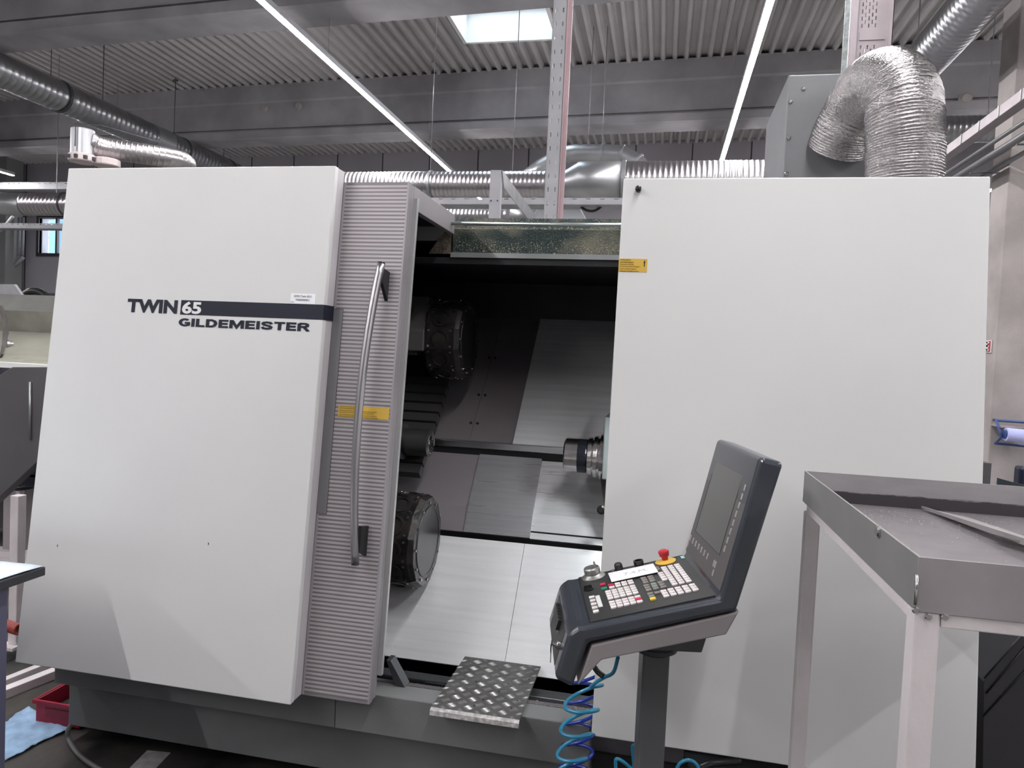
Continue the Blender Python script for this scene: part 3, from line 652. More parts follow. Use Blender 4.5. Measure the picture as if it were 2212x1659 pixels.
# bow handle
hp = []
for i in range(33):
    z = .936+(2.004-.936)*i/32; s = (z-1.47)/.534
    hp.append(onD(-1.010-.0085*(1-(z-.936)/1.068)-.032*(1-s*s), z, .062-.01*s*s))
hd = obj('bow_handle', T(hp, .0145, 20), HANDLE, dr)
bm = bmesh.new(); tube(bm, [hp[-1], hp[-1]+upv*.006], .0138, 20); tube(bm, [hp[0]-upv*.006, hp[0]], .0138, 20); objs('end_cap', bm, PLASTB, hd)
bm = bmesh.new()
for z0, z1 in ((1.878, 1.985), (.955, 1.062)):
    xa = -.998 if z0 > 1.5 else -1.003
    prism(bm, [onD(xa-.008, z0, .002), onD(xa-.008, z1, .002), onD(xa-.014, z1+.004, .050), onD(xa-.014, z0+.06 if z0 > 1.5 else z0+.02, .050)], ux*.012)
objs('handle_foot', bm, PLASTB, hd)
obj('door_flange', P(lean(-.957, -.928, .52, 2.276, DY, .018, .055)), DOORF, dr, bevel=.002)
objs('door_side', P(lean(-.962, -.946, .445, 2.32, DY, .03, .029), lean(-1.28, -1.26, .445, 2.2, DY, .5, .03)), DOORG, dr)
obj('door_top_rail', B((-.972, -.945, 2.60, 3.15, 2.235, 2.322), (-1.3, -.972, 2.56, 3.15, 2.30, 2.322)), DOORG, dr, bevel=.002)
bm = bmesh.new(); prism(bm, [(-.945, 2.50, .54), (-.928, 2.50, .54), (-.868, 2.50, .447), (-.905, 2.50, .447)], (0, .05, 0)); obj('door_wiper', bm, DARKBASE, dr)

# base
bs = obj('machine_base', B((-2.323, -.17, 2.42, 2.52, .297, .446), (-2.345, -.17, 2.52, 4.2, .072, .30)), GREYBASE, mc, bevel=.004)
obj('right_plinth', B((-.168, .98, 2.62, 4.2, .06, .45)), DARKBASE, bs)
obj('base_seam', B((-1.106, -1.104, 2.4185, 2.42, .30, .445)), BLACK, bs)
bm = bmesh.new()
for x, y in ((-2.2, 2.7), (-1.4, 2.7), (-.4, 2.7), (.7, 2.8), (-2.2, 4.0), (-.4, 4.0), (.7, 4.0)): lathe(bm, (x, y, 0), (0, 0, 1), [(0, .06), (.02, .06), (.022, .03), (.075, .03)], 16)
objs('levelling_foot', bm, BLACK, bs)
# sill and trough
obj('sill', P(([(-2.3, 2.52, .30), (-2.3, 2.52, .446), (-2.3, 2.545, .446), (-2.3, 2.56, .36), (-2.3, 2.64, .345), (-2.3, 2.64, .30)], (2.45, 0, 0))), mat('sill_grey', (.13, .12, .13), .45, .3, noise=.2), mc)
obj('way_rail', B((-2.2, .1, 2.66, 2.73, .30, .405)), mat('dark_rail', (.05, .055, .06), .3, .7, noise=.3, stretch=(1, 8, 8)), mc, bevel=.006)
obj('rail_strip', B((-.62, .1, 2.652, 2.66, .385, .407)), STEEL, mc)
obj('trough_floor', B((-2.3, .9, 2.5, 4.2, .29, .31)), BLACK, mc)
bm = bmesh.new()
for x in (-.33, -.312, -.29): box(bm, x, x+.003, 2.55, 2.56, .37, .43)
objs('rubber_tab', bm, BLACK, mc)
# interior sheets, section in Y-Z swept along X
def sheet(name, m, x0, x1, pts, th=.012):
    bm = bmesh.new(); n = V((0, -(pts[-1][1]-pts[0][1]), (pts[-1][0]-pts[0][0]))).normalized()
    poly = [(x0, y, z) for y, z in pts]+[(x0, y-n.y*th, z-n.z*th) for y, z in pts[::-1]]
    prism(bm, poly, (x1-x0, 0, 0)); return obj(name, bm, m, mc)
S0, S1 = (2.80, .42), (3.163, .853)
sheet('chute_sheet', SHEET, -1.6, -.558, (S0, S1)); sheet('chute_sheet', SHEET, -.556, .12, (S0, S1))
c1, cb, c2 = (3.19, .85), (3.262, .975), (3.46, 1.218)
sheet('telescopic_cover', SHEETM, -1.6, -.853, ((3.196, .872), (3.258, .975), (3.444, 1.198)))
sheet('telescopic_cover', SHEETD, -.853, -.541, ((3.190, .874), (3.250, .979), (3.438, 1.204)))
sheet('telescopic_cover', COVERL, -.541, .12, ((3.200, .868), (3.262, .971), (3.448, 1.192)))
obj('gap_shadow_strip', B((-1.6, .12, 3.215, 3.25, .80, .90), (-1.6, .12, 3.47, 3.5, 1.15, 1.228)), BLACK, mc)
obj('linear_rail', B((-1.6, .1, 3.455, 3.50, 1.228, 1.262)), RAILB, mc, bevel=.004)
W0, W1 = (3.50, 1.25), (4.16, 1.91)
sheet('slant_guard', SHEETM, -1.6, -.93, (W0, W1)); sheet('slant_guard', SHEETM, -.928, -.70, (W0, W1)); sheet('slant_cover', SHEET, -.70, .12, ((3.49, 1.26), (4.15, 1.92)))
bm = bmesh.new()
for t_ in (.09, .23, .43):
    for x in (-.945, -.91): lathe(bm, (x, 3.5+t_, 1.25+t_), (0, -1, 1), [(0, .008), (.002, .008)], 10)
objs('screw', bm, BLACK, mc)
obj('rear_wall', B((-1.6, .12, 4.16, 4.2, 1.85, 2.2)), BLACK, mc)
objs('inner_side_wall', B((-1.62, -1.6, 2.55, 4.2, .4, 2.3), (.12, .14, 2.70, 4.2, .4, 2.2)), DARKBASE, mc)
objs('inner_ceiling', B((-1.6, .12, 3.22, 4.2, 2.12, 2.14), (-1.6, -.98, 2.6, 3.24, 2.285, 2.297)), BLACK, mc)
# casing
cs = obj('rear_casing', B((-2.33, .99, 4.2, 4.3, .3, 2.3), (-2.33, -1.62, 2.5, 4.2, .3, 2.28), (.14, .98, 2.72, 4.2, .45, 2.28), (-2.33, .98, 3.24, 4.3, 2.22, 2.302)), mat('casing_grey', (.35, .35, .36), .5), mc)
# header with chips
hd_ = obj('header_beam', P(([(-.955, 3.24, 2.318), (-.955, 3.2, 2.318), (-.955, 3.19, 2.27), (-.955, 3.165, 2.262), (-.955, 3.165, 2.155), (-.955, 3.24, 2.155)], (1.1, 0, 0))), GREEND, mc)
obj('header_lip', B((-.95, .14, 3.12, 3.165, 2.128, 2.150)), mat('lip_steel', (.4, .42, .42), .4, .6, noise=.3, scale=4), hd_)
obj('shutter_roll', B((-1.6, .14, 3.13, 3.22, 2.10, 2.128)), BLACK, hd_)
obj('guide_rod', T([(-.96, 3.10, 2.262+.012), (.14, 3.10, 2.262+.012)], .008, 12), mat('guide_rod_steel', (.62, .68, .68), .3, .9), hd_)
bm = bmesh.new(); random.seed(5)
for i in range(2600):
    x = random.uniform(-.95, .1); r = random.random()
    if r < .4: y, z = random.uniform(3.15, 3.2), 2.264+random.random()*.006
    elif r < .8: y, z = 3.163, 2.157+abs(random.gauss(0, .03))
    else: y, z = 3.187, random.uniform(2.275, 2.318)
    if r >= .4 and r < .8 and z > 2.255: continue
    s = random.uniform(.0015, .0045); q = V((x, y-.001, z)); a = V((random.uniform(-1, 1), random.uniform(-.2, .2), random.uniform(-.6, .6)))*s
    bm.faces.new([bm.verts.new(q-a), bm.verts.new(q+V((0, -.0015, s*.4))), bm.verts.new(q+a), bm.verts.new(q+V((0, 0, -s*.4)))])
o = obj('metal_chips', bm, CHIP, hd_); o['kind'] = 'stuff'
bm = bmesh.new(); prism(bm, [(-1.07, 3.17, 2.15), (-.965, 3.17, 2.15), (-.965, 3.17, 2.262), (-1.0, 3.17, 2.25)], (0, .02, 0)); obj('header_gusset', bm, mat('chip_brown', (.16, .13, .1), .7, noise=.5, scale=30, bump=.8, bscale=150), hd_)
# rim chips on sill
bm = bmesh.new()
for i in range(420):
    x = random.uniform(-.93, -.17); q = V((x, random.uniform(2.505, 2.55), .447)); s = random.uniform(.001, .004); a = V((random.uniform(-1, 1), random.uniform(-1, 1), .1))*s
    bm.faces.new([bm.verts.new(q-a), bm.verts.new(q+V((s*.5, 0, .0015))), bm.verts.new(q+a)])
o = obj('metal_chips', bm, CHIP, mc); o['kind'] = 'stuff'

# turrets
def turret(cx_, cy_, cz_, r, wdt, nm, parent):
    n = 12; bm = bmesh.new()
    def ring(x, rr, ph=0): return [bm.verts.new((x, cy_+rr*math.cos(2*math.pi*(i+.5)/n+ph), cz_+rr*math.sin(2*math.pi*(i+.5)/n+ph))) for i in range(n)]
    rs = [ring(cx_-wdt-.03, r*.8), ring(cx_-wdt, r*.97), ring(cx_-wdt, r), ring(cx_-.022, r), ring(cx_-.018, r*.985), ring(cx_, r*.95)]
    for a, b in zip(rs, rs[1:]):
        for i in range(n): bm.faces.new((a[i], a[(i+1) % n], b[(i+1) % n], b[i]))
    bm.faces.new(rs[0]); bm.faces.new(rs[-1])
    d = obj(nm, bm, BLACKOIL, parent, bevel=.003)
    bm = bmesh.new(); lathe(bm, (cx_, cy_, cz_), (1, 0, 0), [(0, r*.76), (.004, r*.75), (.0045, r*.71), (.002, r*.70)], 40); obj('face_plate', bm, mat('face_plate_steel', (.028, .027, .027), .38, .4, noise=.3, scale=6), d)
    bm = bmesh.new(); bo = bmesh.new()
    for i in range(n):
        a = 2*math.pi*(i)/n; c_, s_ = math.cos(a), math.sin(a); rr = r*math.cos(math.pi/n)
        q = V((cx_+.001, cy_+rr*.86*c_, cz_+rr*.86*s_)); lathe(bm, q, (1, 0, 0), [(0, .006), (.005, .006)], 8)
        q = V((cx_-wdt/2-.01, cy_+rr*c_, cz_+rr*s_)); nn = V((0, c_, s_))
        lathe(bo, q-nn*.004, nn, [(0, .046), (.009, .046), (.010, .036), (.004, .034), (.003, .002)], 20)
        tt = V((0, -s_, c_))
        for du, dv in ((-.055, -.038), (.055, -.038), (-.055, .038), (.055, .038)): lathe(bm, q+V((du, 0, 0))+tt*dv, nn, [(0, .006), (.004, .006)], 8)
    objs('bolt', bm, STEELY, d); objs('tool_pocket', bo, mat('tool_pocket_steel', (.028, .026, .025), .4, .4, noise=.5, scale=40), d)
    return d
turret(-.95, 3.5, 1.765, .2, .17, 'upper_turret', mc)
turret(-.94, 2.93, .885, .2, .17, 'lower_turret', mc)
obj('turret_slide', P(([(-1.17, 3.35, 1.68), (-1.17, 3.6, 1.68), (-1.17, 3.9, 1.95), (-1.17, 3.5, 1.98)], (-.3, 0, 0)), ([(-1.12, 3.3, 1.70), (-1.12, 3.3, 1.80), (-1.12, 3.42, 1.93), (-1.12, 3.6, 1.9), (-1.12, 3.5, 1.70)], (-.1, 0, 0))), mat('slide_grey', (.12, .112, .11), .4, .2, noise=.3, scale=6), mc, bevel=.006)
bm = bmesh.new()
for i in range(14):
    t_ = i*.045; prism(bm, [(-1.6, 3.22+t_, 1.1+t_), (-1.08, 3.22+t_, 1.1+t_), (-1.08, 3.255+t_, 1.135+t_), (-1.6, 3.255+t_, 1.135+t_)], (0, -.03, .03))
obj('bellows_cover', bm, mat('bellows_black', (.04, .038, .038), .4), mc)
obj('lower_slide', B((-1.5, -1.15, 2.85, 3.1, .75, 1.0)), BLACK, mc)
# spindles
def chuck(x0, sgn, y, z, prof, m):
    bm = bmesh.new(); lathe(bm, (x0, y, z), (sgn, 0, 0), prof, 48); return obj('chuck', bm, m, mc)
lc = chuck(-1.03, -1, 3.2, 1.272, [(.03, .03), (.0, .036), (0, .052), (.005, .063), (.11, .065), (.112, .055), (.13, .055)], mat('dark_chuck_steel', (.09, .088, .088), .3, .7))
bm = bmesh.new(); lathe(bm, (-1.031, 3.2, 1.272), (1, 0, 0), [(-.04, .02), (-.038, .045), (.002, .05), (.003, .046), (-.02, .03)], 24)
obj('collet', bm, STEELY, lc)
bm = bmesh.new()
for i in range(3):
    a = math.radians(90+i*120); box(bm, -1.034, -1.025, 3.2+.03*math.cos(a)-.006, 3.2+.03*math.cos(a)+.006, 1.272+.03*math.sin(a)-.012, 1.272+.03*math.sin(a)+.012)
objs('jaw', bm, STEELY, lc)
obj('spindle_nose', T([(-1.16, 3.2, 1.272), (-1.5, 3.2, 1.272)], .085, 32), DARKBASE, mc)
rc = chuck(-.400, 1, 3.2, 1.265, [(.0, .03), (0, .069), (.006, .0755), (.062, .0765), (.063, .072)], STEELY)
bm = bmesh.new(); lathe(bm, (-.337, 3.2, 1.265), (1, 0, 0), [(0, .0755), (.035, .0755), (.04, .074)], 48); obj('black_ring', bm, mat('black_ring_steel', (.02, .022, .03), .25, .5), rc)
bm = bmesh.new(); lathe(bm, (-.297, 3.2, 1.265), (1, 0, 0), [(0, .074), (.004, .083), (.022, .085), (.0225, .076), (.028, .076), (.03, .092), (.045, .094), (.046, .086), (.055, .086), (.058, .1), (.075, .1)], 48); obj('flange', bm, STEELY, rc)
obj('spindle_housing', B((-.222, .1, 3.08, 3.4, 1.185, 1.455)), mat('housing_grey_green', (.19, .21, .21), .45, noise=.15), mc, bevel=.006)
bm = bmesh.new(); prism(bm, [(-.23, 3.12, 1.185), (-.16, 3.12, 1.185), (-.16, 3.12, 1.02), (-.20, 3.12, 1.03)], (0, .2, 0)); lathe(bm, (-.215, 3.1, 1.05), (0, -1, .2), [(0, .02), (.03, .02), (.034, .012)], 12); obj('coolant_block', bm, BLACKOIL, mc)
bm = bmesh.new()
for i in range(10): box(bm, -.19, -.17, 3.0-.015*(i % 2), 3.2, 1.45+i*.032+.1, 1.475+i*.032+.1)
obj('energy_chain', bm, BLACKOIL, mc)
obj('right_turret_edge', B((-.176, .05, 2.9, 3.1, 1.52, 1.86)), BLACK, mc)

lamp = obj('added_lamp_body', B((-.12, .02, 2.70, 2.98, 1.60, 1.64)), DARKBASE, mc)  # added, hidden behind the right panel: fill light that brightens the interior sheets
ld = bpy.data.lights.new('added_fill_light', 'AREA'); ld.shape = 'RECTANGLE'; ld.size = .12; ld.size_y = .26; ld.energy = 11; ld.color = (.95, 1, 1)
lo_ = bpy.data.objects.new('added_fill_light', ld); COL.objects.link(lo_); lo_.parent = mc
lo_.location = V((-.05, 2.84, 1.595))-world_loc(mc); lo_.rotation_euler = V((.15, -.30, .93)).to_track_quat('Z', 'Y').to_euler()

# ------------------------------------------------------------------ filter cabinet and flexible hose
t = thing('filter_cabinet', 'grey sheet-metal filter cabinet standing on the machine roof behind the right panel', 'cabinet', (.75, 3.65, 2.302))
obj('housing', B((.476, 1.06, 3.32, 3.98, 2.302, 2.965)), CABG, t, bevel=.006)
bm = bmesh.new()
for x, y in ((1736, 191), (1708, 219), (1704, 297), (1699, 374)): q = px(x, y, Y=3.318); lathe(bm, q, (0, -1, 0), [(0, .009), (.003, .009), (.006, .005)], 12)
objs('screw', bm, STEELY, t)
t = thing('flexible_hose', 'fat silver flexible foil hose arching over the right panel top', 'hose', px(1955, 385, Y=2.85))
hpts = [px(1806, 325, Y=3.315), px(1826, 278, Y=3.26), px(1858, 225, Y=3.2), px(1890, 190, Y=3.05), px(1925, 184, Y=2.93), px(1948, 215, Y=2.87), px(1953, 270, Y=2.85), px(1954, 330, Y=2.85), (px(1954, 380, Y=2.85).x, 2.85, 2.305)]
sp_ = spline(hpts, 60)
# resample evenly, then pleat the foil
acc = [0]
for i in range(1, len(sp_)): acc.append(acc[-1]+(sp_[i]-sp_[i-1]).length)
step = .0026; even = []; rad = []; j = 0; random.seed(21); wob = 0
for i in range(int(acc[-1]/step)):
    d = i*step
    while acc[j+1] < d: j += 1
    even.append(sp_[j].lerp(sp_[j+1], (d-acc[j])/max(1e-6, acc[j+1]-acc[j])))
    if i % 4 == 0: wob = random.uniform(-.0012, .0016)
    rad.append(.119+.009*min(1, d/.35)+(.0026+wob if i % 4 in (1, 2) else -.0008))
bm = bmesh.new(); tube(bm, even, rad, 72)
for v in bm.verts: v.co += V((random.gauss(0, 1), random.gauss(0, 1), random.gauss(0, 1)))*.0004
obj('foil_tube', bm, FLEX, t)

# ================================================================== CONTROL CONSOLE
ew = V((.19, -.98, 0)).normalized(); ef = V((.98, .19, 0)).normalized(); N0 = px(1556, 1290, Y=1.85); N0 = V((N0.x, 1.85, N0.z)); WD = .40
def cw(s, w_, z): return N0+ef*s-ew*w_+V((0, 0, z-N0.z))
cn = thing('control_console', 'dark grey machine control console with tilted screen and keyboard on a square post', 'control panel', cw(-.13, .2, 0))
prof = [(-.352, 1.022), (-.375, 1.005), (-.405, .888), (-.358, .866), (-.323, .984), (.044, 1.083), (.140, 1.464), (.080, 1.476), (0, 1.112), (-.335, 1.024)]
def cprism(pr, w0, w1): return ([cw(s, w0, z) for s, z in pr], -ew*(w1-w0))
sh = obj('shell', P(cprism(prof, 0, WD)), CONS, cn, bevel=.013, segs=4)
obj('lower_housing', P(cprism([(-.345, .872), (-.315, .977), (.04, 1.079), (.052, 1.085), (.022, 1.022), (-.288, .941)], .004, WD-.004)), CONSB, cn, bevel=.004)
obj('bearing_block', P(cprism([(-.24, .955), (.02, 1.022), (-.005, .925), (-.22, .925)], .12, .29)), CONSP, cn, bevel=.004)
# desk and screen surfaces
dd = (ef*.345+V((0, 0, .0935))).normalized(); dn = ew.cross(dd); dn = dn if dn.z > 0 else -dn
DO = N0.copy()
def dk(u, w_, h=0.): return DO+dd*u-ew*w_+dn*h
ds = (ef*.083+V((0, 0, .357))).normalized(); sn = ds.cross(ew); sn = sn if sn.dot(ef) < 0 else -sn
def sc(u, w_, h=0.): return N0+ds*u-ew*w_+sn*h
def slabq(fn, u0, u1, w0, w1, h0, h1): return [fn(u0, w0, h0), fn(u1, w0, h0), fn(u1, w1, h0), fn(u0, w1, h0), fn(u0, w0, h1), fn(u1, w0, h1), fn(u1, w1, h1), fn(u0, w1, h1)]
def SB(fn, *q):
    bm = bmesh.new()
    for a in q: hexa(bm, slabq(fn, *a))
    return bm
dp = obj('desk_panel', SB(dk, (-.333, -.006, .022, WD-.014, -.012, -.0005)), CONSD, cn, bevel=.001)
obj('desk_groove', SB(dk, (-.3325, -.331, .022, WD-.014, -.001, .0003), (-.33, -.008, WD-.015, WD-.0135, -.001, .0004)), BLACK, dp)
sb_ = obj('screen_bezel', SB(sc, (.012, .360, .014, WD-.012, -.014, .0015)), CONSS, cn, bevel=.001)
obj('display_frame', SB(sc, (.084, .304, .088, .3515, .0012, .0018)), BLACK, sb_)
obj('display', SB(sc, (.086, .302, .090, .343, .0016, .0024)), DISPLAY, sb_)
uxs = ew; 
def stext(s, u, w_, width, height, m, bold=0): return obj('lettering', text_mesh(s, .008, sc(u, w_, .002), ew, ds, width=width, height=height, bold=bold, lift=.0004), m, sb_)
BLUEI = mat('blue_print', (.02, .25, .42), .5)
stext('SIEMENS', .330, .352, .026, .0055, BLUEI, .0002); stext('Sinumerik', .329, .156, .045, .006, BLACK)
obj('name_strip', SB(sc, (.327, .339, .018, .058, .0016, .0022)), mat('dark_red_strip', (.12, .03, .035), .5), sb_)
obj('name_strip', SB(sc, (.327, .339, .058, .084, .0016, .0022)), LETTERW, sb_); stext('840D', .3295, .081, .02, .006, BLACK)
def proto_mesh(fn, du, dw, h, m, nm):
    bm = bmesh.new(); o_ = fn(0, 0, 0); q = slabq(fn, -du/2, du/2, -dw/2, dw/2, -.001, h)
    q2 = [a-o_ for a in q]; ins = .0012
    hexa(bm, q2); bmesh.ops.recalc_face_normals(bm, faces=bm.faces[:]); bmesh.ops.bevel(bm, geom=[e_ for e_ in bm.edges], offset=.0008, segments=1, affect='EDGES')
    me = bpy.data.meshes.new(nm); bm.to_mesh(me); bm.free(); me.materials.append(m); return me
cnl = world_loc(cn)
def key(fn, me, u, w_, nm='key', parent=None):
    par = parent or cn; o = bpy.data.objects.new(nm, me); COL.objects.link(o); o.parent = par; o.location = fn(u, w_, 0)-world_loc(par); return o
kw = proto_mesh(dk, .0155, .0155, .0035, KEYW, 'key'); kg = proto_mesh(dk, .0155, .0155, .0035, KEYG, 'function_key'); kt = proto_mesh(dk, .0155, .0155, .0035, KEYT, 'function_key')
kr = proto_mesh(dk, .0155, .0155, .004, RED, 'function_key'); kgr = proto_mesh(dk, .0155, .0135, .004, GREEN, 'function_key'); ky = proto_mesh(dk, .0155, .0155, .004, YEL, 'function_key')
ks = proto_mesh(sc, .0165, .009, .003, KEYS, 'softkey'); ksb = proto_mesh(sc, .017, .0085, .003, KEYS, 'softkey')
for i in range(5): key(dk, kw, -.310, .189-i*.0275, parent=dp)
for c_ in range(5):
    for r_ in range(4): key(dk, kw, -.262+c_*.0175, .205-r_*.0185, parent=dp)
    for r_ in range(3):
        o = key(dk, kr if (c_ == 4 and r_ == 1) else kw, -.262+c_*.0175, .119-r_*.0185, 'function_key' if (c_ == 4 and r_ == 1) else 'key', dp)
key(dk, kr, -.269, .273, 'function_key', dp); key(dk, kgr, -.269, .237, 'function_key', dp); key(dk, kr, -.247, .252, 'function_key', dp); key(dk, kw, -.247, .233, parent=dp)
for c_ in range(3):
    for r_ in range(2): key(dk, kw, -.2285+c_*.0185, .252-r_*.019, parent=dp)
for c_ in range(2):
    for r_ in range(3): key(dk, kg, -.153+c_*.020, .252-r_*.019, 'function_key', dp)
for c_ in range(3):
    for r_ in range(3): key(dk, kt if c_ == 1 and r_ < 2 else kg, -.156+c_*.0205, .188-r_*.019, 'function_key', dp)
key(dk, kg, -.138, .118, 'function_key', dp); key(dk, kg, -.157, .121, 'function_key', dp); key(dk, kg, -.157, .101, 'function_key', dp); key(dk, ky, -.157, .081, 'function_key', dp)
for r_ in range(4): key(dk, kw, -.1005, .262-r_*.0188, parent=dp)
for r_ in range(2): key(dk, kg, -.103, .318-r_*.019, 'function_key', dp)
for c_ in range(3):
    for r_ in range(9): key(dk, kw, -.083+c_*.0195, .303-r_*.0188, parent=dp)
for c_ in range(5):
    for r_ in range(3): key(dk, kw, -.121+c_*.0195, .119-r_*.0188, parent=dp)
obj('white_label', SB(dk, (-.300, -.288, .106, .196, .0, .0008)), LETTERW, dp)
for i in range(8): key(sc, ks, .277-i*.024, .049+i*.002, 'softkey', sb_)
for i in range(10):
    w_ = (.385, .374, .342, .309, .276, .243, .21, .177, .111, .097)[i]; key(sc, ksb, .055, min(w_, .38)-.0, 'softkey', sb_)
key(sc, ksb, .034, .38, 'softkey', sb_); key(sc, ksb, .033, .097, 'softkey', sb_)
obj('turquoise_tag', SB(dk, (-.018, -.008, .352, .377, 0, .0012)), mat('turquoise_print', (.35, .6, .6), .5), dp)
def dlathe(nm, u, w_, pr, m, par, seg=32): bm = bmesh.new(); lathe(bm, dk(u, w_, 0), dn, pr, seg); return obj(nm, bm, m, par)
mp_ = dlathe('handwheel_collar', -.288, .358, [(0, .037), (.004, .037), (.008, .03), (.012, .024)], ALU, cn)
dlathe('handwheel', -.288, .358, [(.012, .022), (.013, .0245), (.028, .0245), (.032, .022), (.033, .01)], ALU, mp_, 28)
bm = bmesh.new(); lathe(bm, dk(-.277, .352, .033), dn, [(0, .003), (.014, .003), (.016, .002)], 10); obj('crank_pin', bm, ALU, mp_)
es = dlathe('emergency_stop', -.066, .360, [(.006, .009), (.014, .010), (.018, .014), (.030, .0165), (.034, .0155), (.037, .009)], ESTOP, cn)
dlathe('yellow_ring', -.066, .360, [(0, .031), (.002, .031), (.003, .028), (.006, .015)], ESTY, es)
dlathe('selector_knob', -.207, .368, [(0, .011), (.005, .013), (.02, .012), (.024, .009)], PLASTB, dp)
dlathe('override_knob', -.145, .370, [(0, .014), (.008, .015), (.018, .015), (.0185, .011), (.012, .01)], PLASTB, dp)
dlathe('toggle_button', -.226, .362, [(0, .005), (.01, .004)], ALU, dp, 12)
tk = dlathe('rotary_switch', -.312, .262, [(0, .015), (.003, .015), (.004, .012), (.009, .011)], PLASTB, dp)
obj('pointer', SB(dk, (-.324, -.302, .255, .260, .006, .014)), PLASTB, tk)
dlathe('centre_dot', -.312, .266, [(.009, .003), (.0105, .002)], ALU, dp, 10)
# front face fittings
fd = (ef*(-.030)+V((0, 0, -.117))).normalized(); fn_ = fd.cross(ew); fn_ = fn_ if fn_.dot(ef) < 0 else -fn_
FO = cw(-.3755, 0, 1.003)
def ff(u, w_, h=0.): return FO+fd*u-ew*w_+fn_*h
obj('front_recess', SB(ff, (.012, .108, .06, .34, -.004, .0008)), CONSD, cn)
bm = bmesh.new()
for i in range(6): hexa(bm, slabq(ff, .022, .05, .15+i*.024, .17+i*.024, 0, .011))
obj('connector_block', bm, PLASTB, cn)
obj('connector_label', SB(ff, (.05, .06, .15, .29, .001, .003)), KEYG, cn)
bm = bmesh.new(); lathe(bm, ff(.06, .075, 0), fn_, [(0, .011), (.008, .011), (.010, .008), (.02, .004)], 16)
lk = obj('key_switch', bm, STEELY, cn)
bm = bmesh.new(); q = ff(.06, .075, .022)
tube(bm, [q+V((0, 0, .008)), q+ew*.006, q-V((0, 0, .008)), q-ew*.006, q+V((0, 0, .008))], .0012, 6)
prism(bm, [q+V((0, 0, -.006))-ew*.006, q+V((0, 0, -.006))+ew*.006, q+V((0, 0, -.024))+ew*.008, q+V((0, 0, -.024))-ew*.008], fn_*.003)
prism(bm, [q+V((0, 0, -.024))-ew*.0025, q+V((0, 0, -.024))+ew*.0025, q+V((0, 0, -.052))+ew*.0025, q+V((0, 0, -.052))-ew*.0025], fn_*.002); obj('hanging_keys', bm, PLASTB, lk)
# paper strip taped on the desk
ps = obj('paper_strip', SB(dk, (-.243, -.105, .268, .352, .0045, .0052)), PAPER)
tag(ps, 'white paper strip with faint pencil writing lying on the console keyboard', 'paper')
pe = obj('handwriting', text_mesh('7.4.M.', .03, dk(-.20, .30, .0052), dd, -ew, width=.07, height=.022, lift=.0002), mat('pencil', (.55, .56, .62), .7), ps)
# post
pc = cw(-.118, .19, 0); bm = bmesh.new(); h = .0365
prism(bm, [V((pc.x, pc.y, 0))+ef*a+ew*b_ for a, b_ in ((-h, -h), (h, -h), (h, h), (-h, h))], (0, 0, .905)); obj('post', bm, CONSP, cn, bevel=.006)
bm = bmesh.new(); lathe(bm, (pc.x, pc.y, .895), (0, 0, 1), [(0, .045), (.01, .062), (.02, .062), (.03, .055), (.04, .05)], 40); obj('swivel_collar', bm, DARKBASE, cn)
bm = bmesh.new(); prism(bm, [V((pc.x, pc.y, 0))+ef*a+ew*b_ for a, b_ in ((-.2, -.2), (.2, -.2), (.2, .2), (-.2, .2))], (0, 0, .012)); obj('foot_plate', bm, CONSP, cn)

# coil hoses
def helix(c0_, c1_, r, turns, seg=26, ph=0, sq=1.):
    pts = []; n = int(turns*seg)
    for i in range(n+1):
        t_ = i/n; a = ph+2*math.pi*turns*t_; c_ = V(c0_).lerp(V(c1_), t_); pts.append(c_+V((r*math.cos(a), r*sq*math.sin(a), 0)))
    return pts
a = px(1282, 1428, Y=2.2); b = px(1268, 1468, Y=2.25); c = px(1262, 1510, Y=2.25); d = px(1236, 1659, Y=2.22)
lead = spline([px(1335, 1420, Y=2.08), px(1325, 1452, Y=2.12), px(1306, 1463, Y=2.16)], 8)
# light-blue spiral, tilted wide coils
pts = []; n = 5*30
top_ = px(1266, 1478, Y=2.24); bot_ = px(1222, 1700, Y=2.2)
for i in range(n+1):
    t_ = i/n; ang = math.radians(70)-2*math.pi*4.2*t_; cc = top_.lerp(bot_, t_); r = .052+.004*math.sin(7*t_)
    pts.append(cc+V((r*math.cos(ang), -r*.62*math.sin(ang), .020*math.cos(ang))))
pts = lead+spline([lead[-1], lead[-1].lerp(pts[0], .5)+V((-.004, 0, .0)), pts[0]], 6)[1:-1]+pts
tag(obj('coil_hose', T(pts, .0058, 10), BLUEL), 'light blue spiral air hose hanging in wide loops below the console', 'hose', 'spiral air hoses')
top_ = px(1268, 1448, Y=2.47); bot_ = px(1238, 1700, Y=2.33)
pts = []; n = 6*30
for i in range(n+1):
    t_ = i/n; ang = 2*math.pi*5.6*t_-.5; cc = top_.lerp(bot_, t_); pts.append(cc+V((.052*math.cos(ang), -.028*math.sin(ang)-.0, .012*math.cos(ang))))
pts = [v for v in pts if v.z > .012]
tag(obj('coil_hose', T(pts, .0058, 10), BLUED), 'dark blue spiral air hose hanging tighter behind the light blue one', 'hose', 'spiral air hoses')
tag(obj('hose_sleeve', T(spline([px(1283, 1440, Y=2.17), px(1292, 1452, Y=2.17), px(1305, 1462, Y=2.16)], 5), .0085, 10), PLASTB), 'black rubber sleeve joining the light blue hose under the console', 'sleeve')
lp_ = [px(1330, 1659, Y=2.3), px(1331, 1640, Y=2.3), px(1345, 1645, Y=2.31), px(1362, 1659, Y=2.33), px(1385, 1680, Y=2.35)]
tag(obj('air_hose', T(spline(lp_+[px(1400, 1720, Y=2.37)], 8), .0058, 10), BLUEL), 'light blue hose hump on the floor left of the console post, lower one', 'hose', 'floor air hoses')
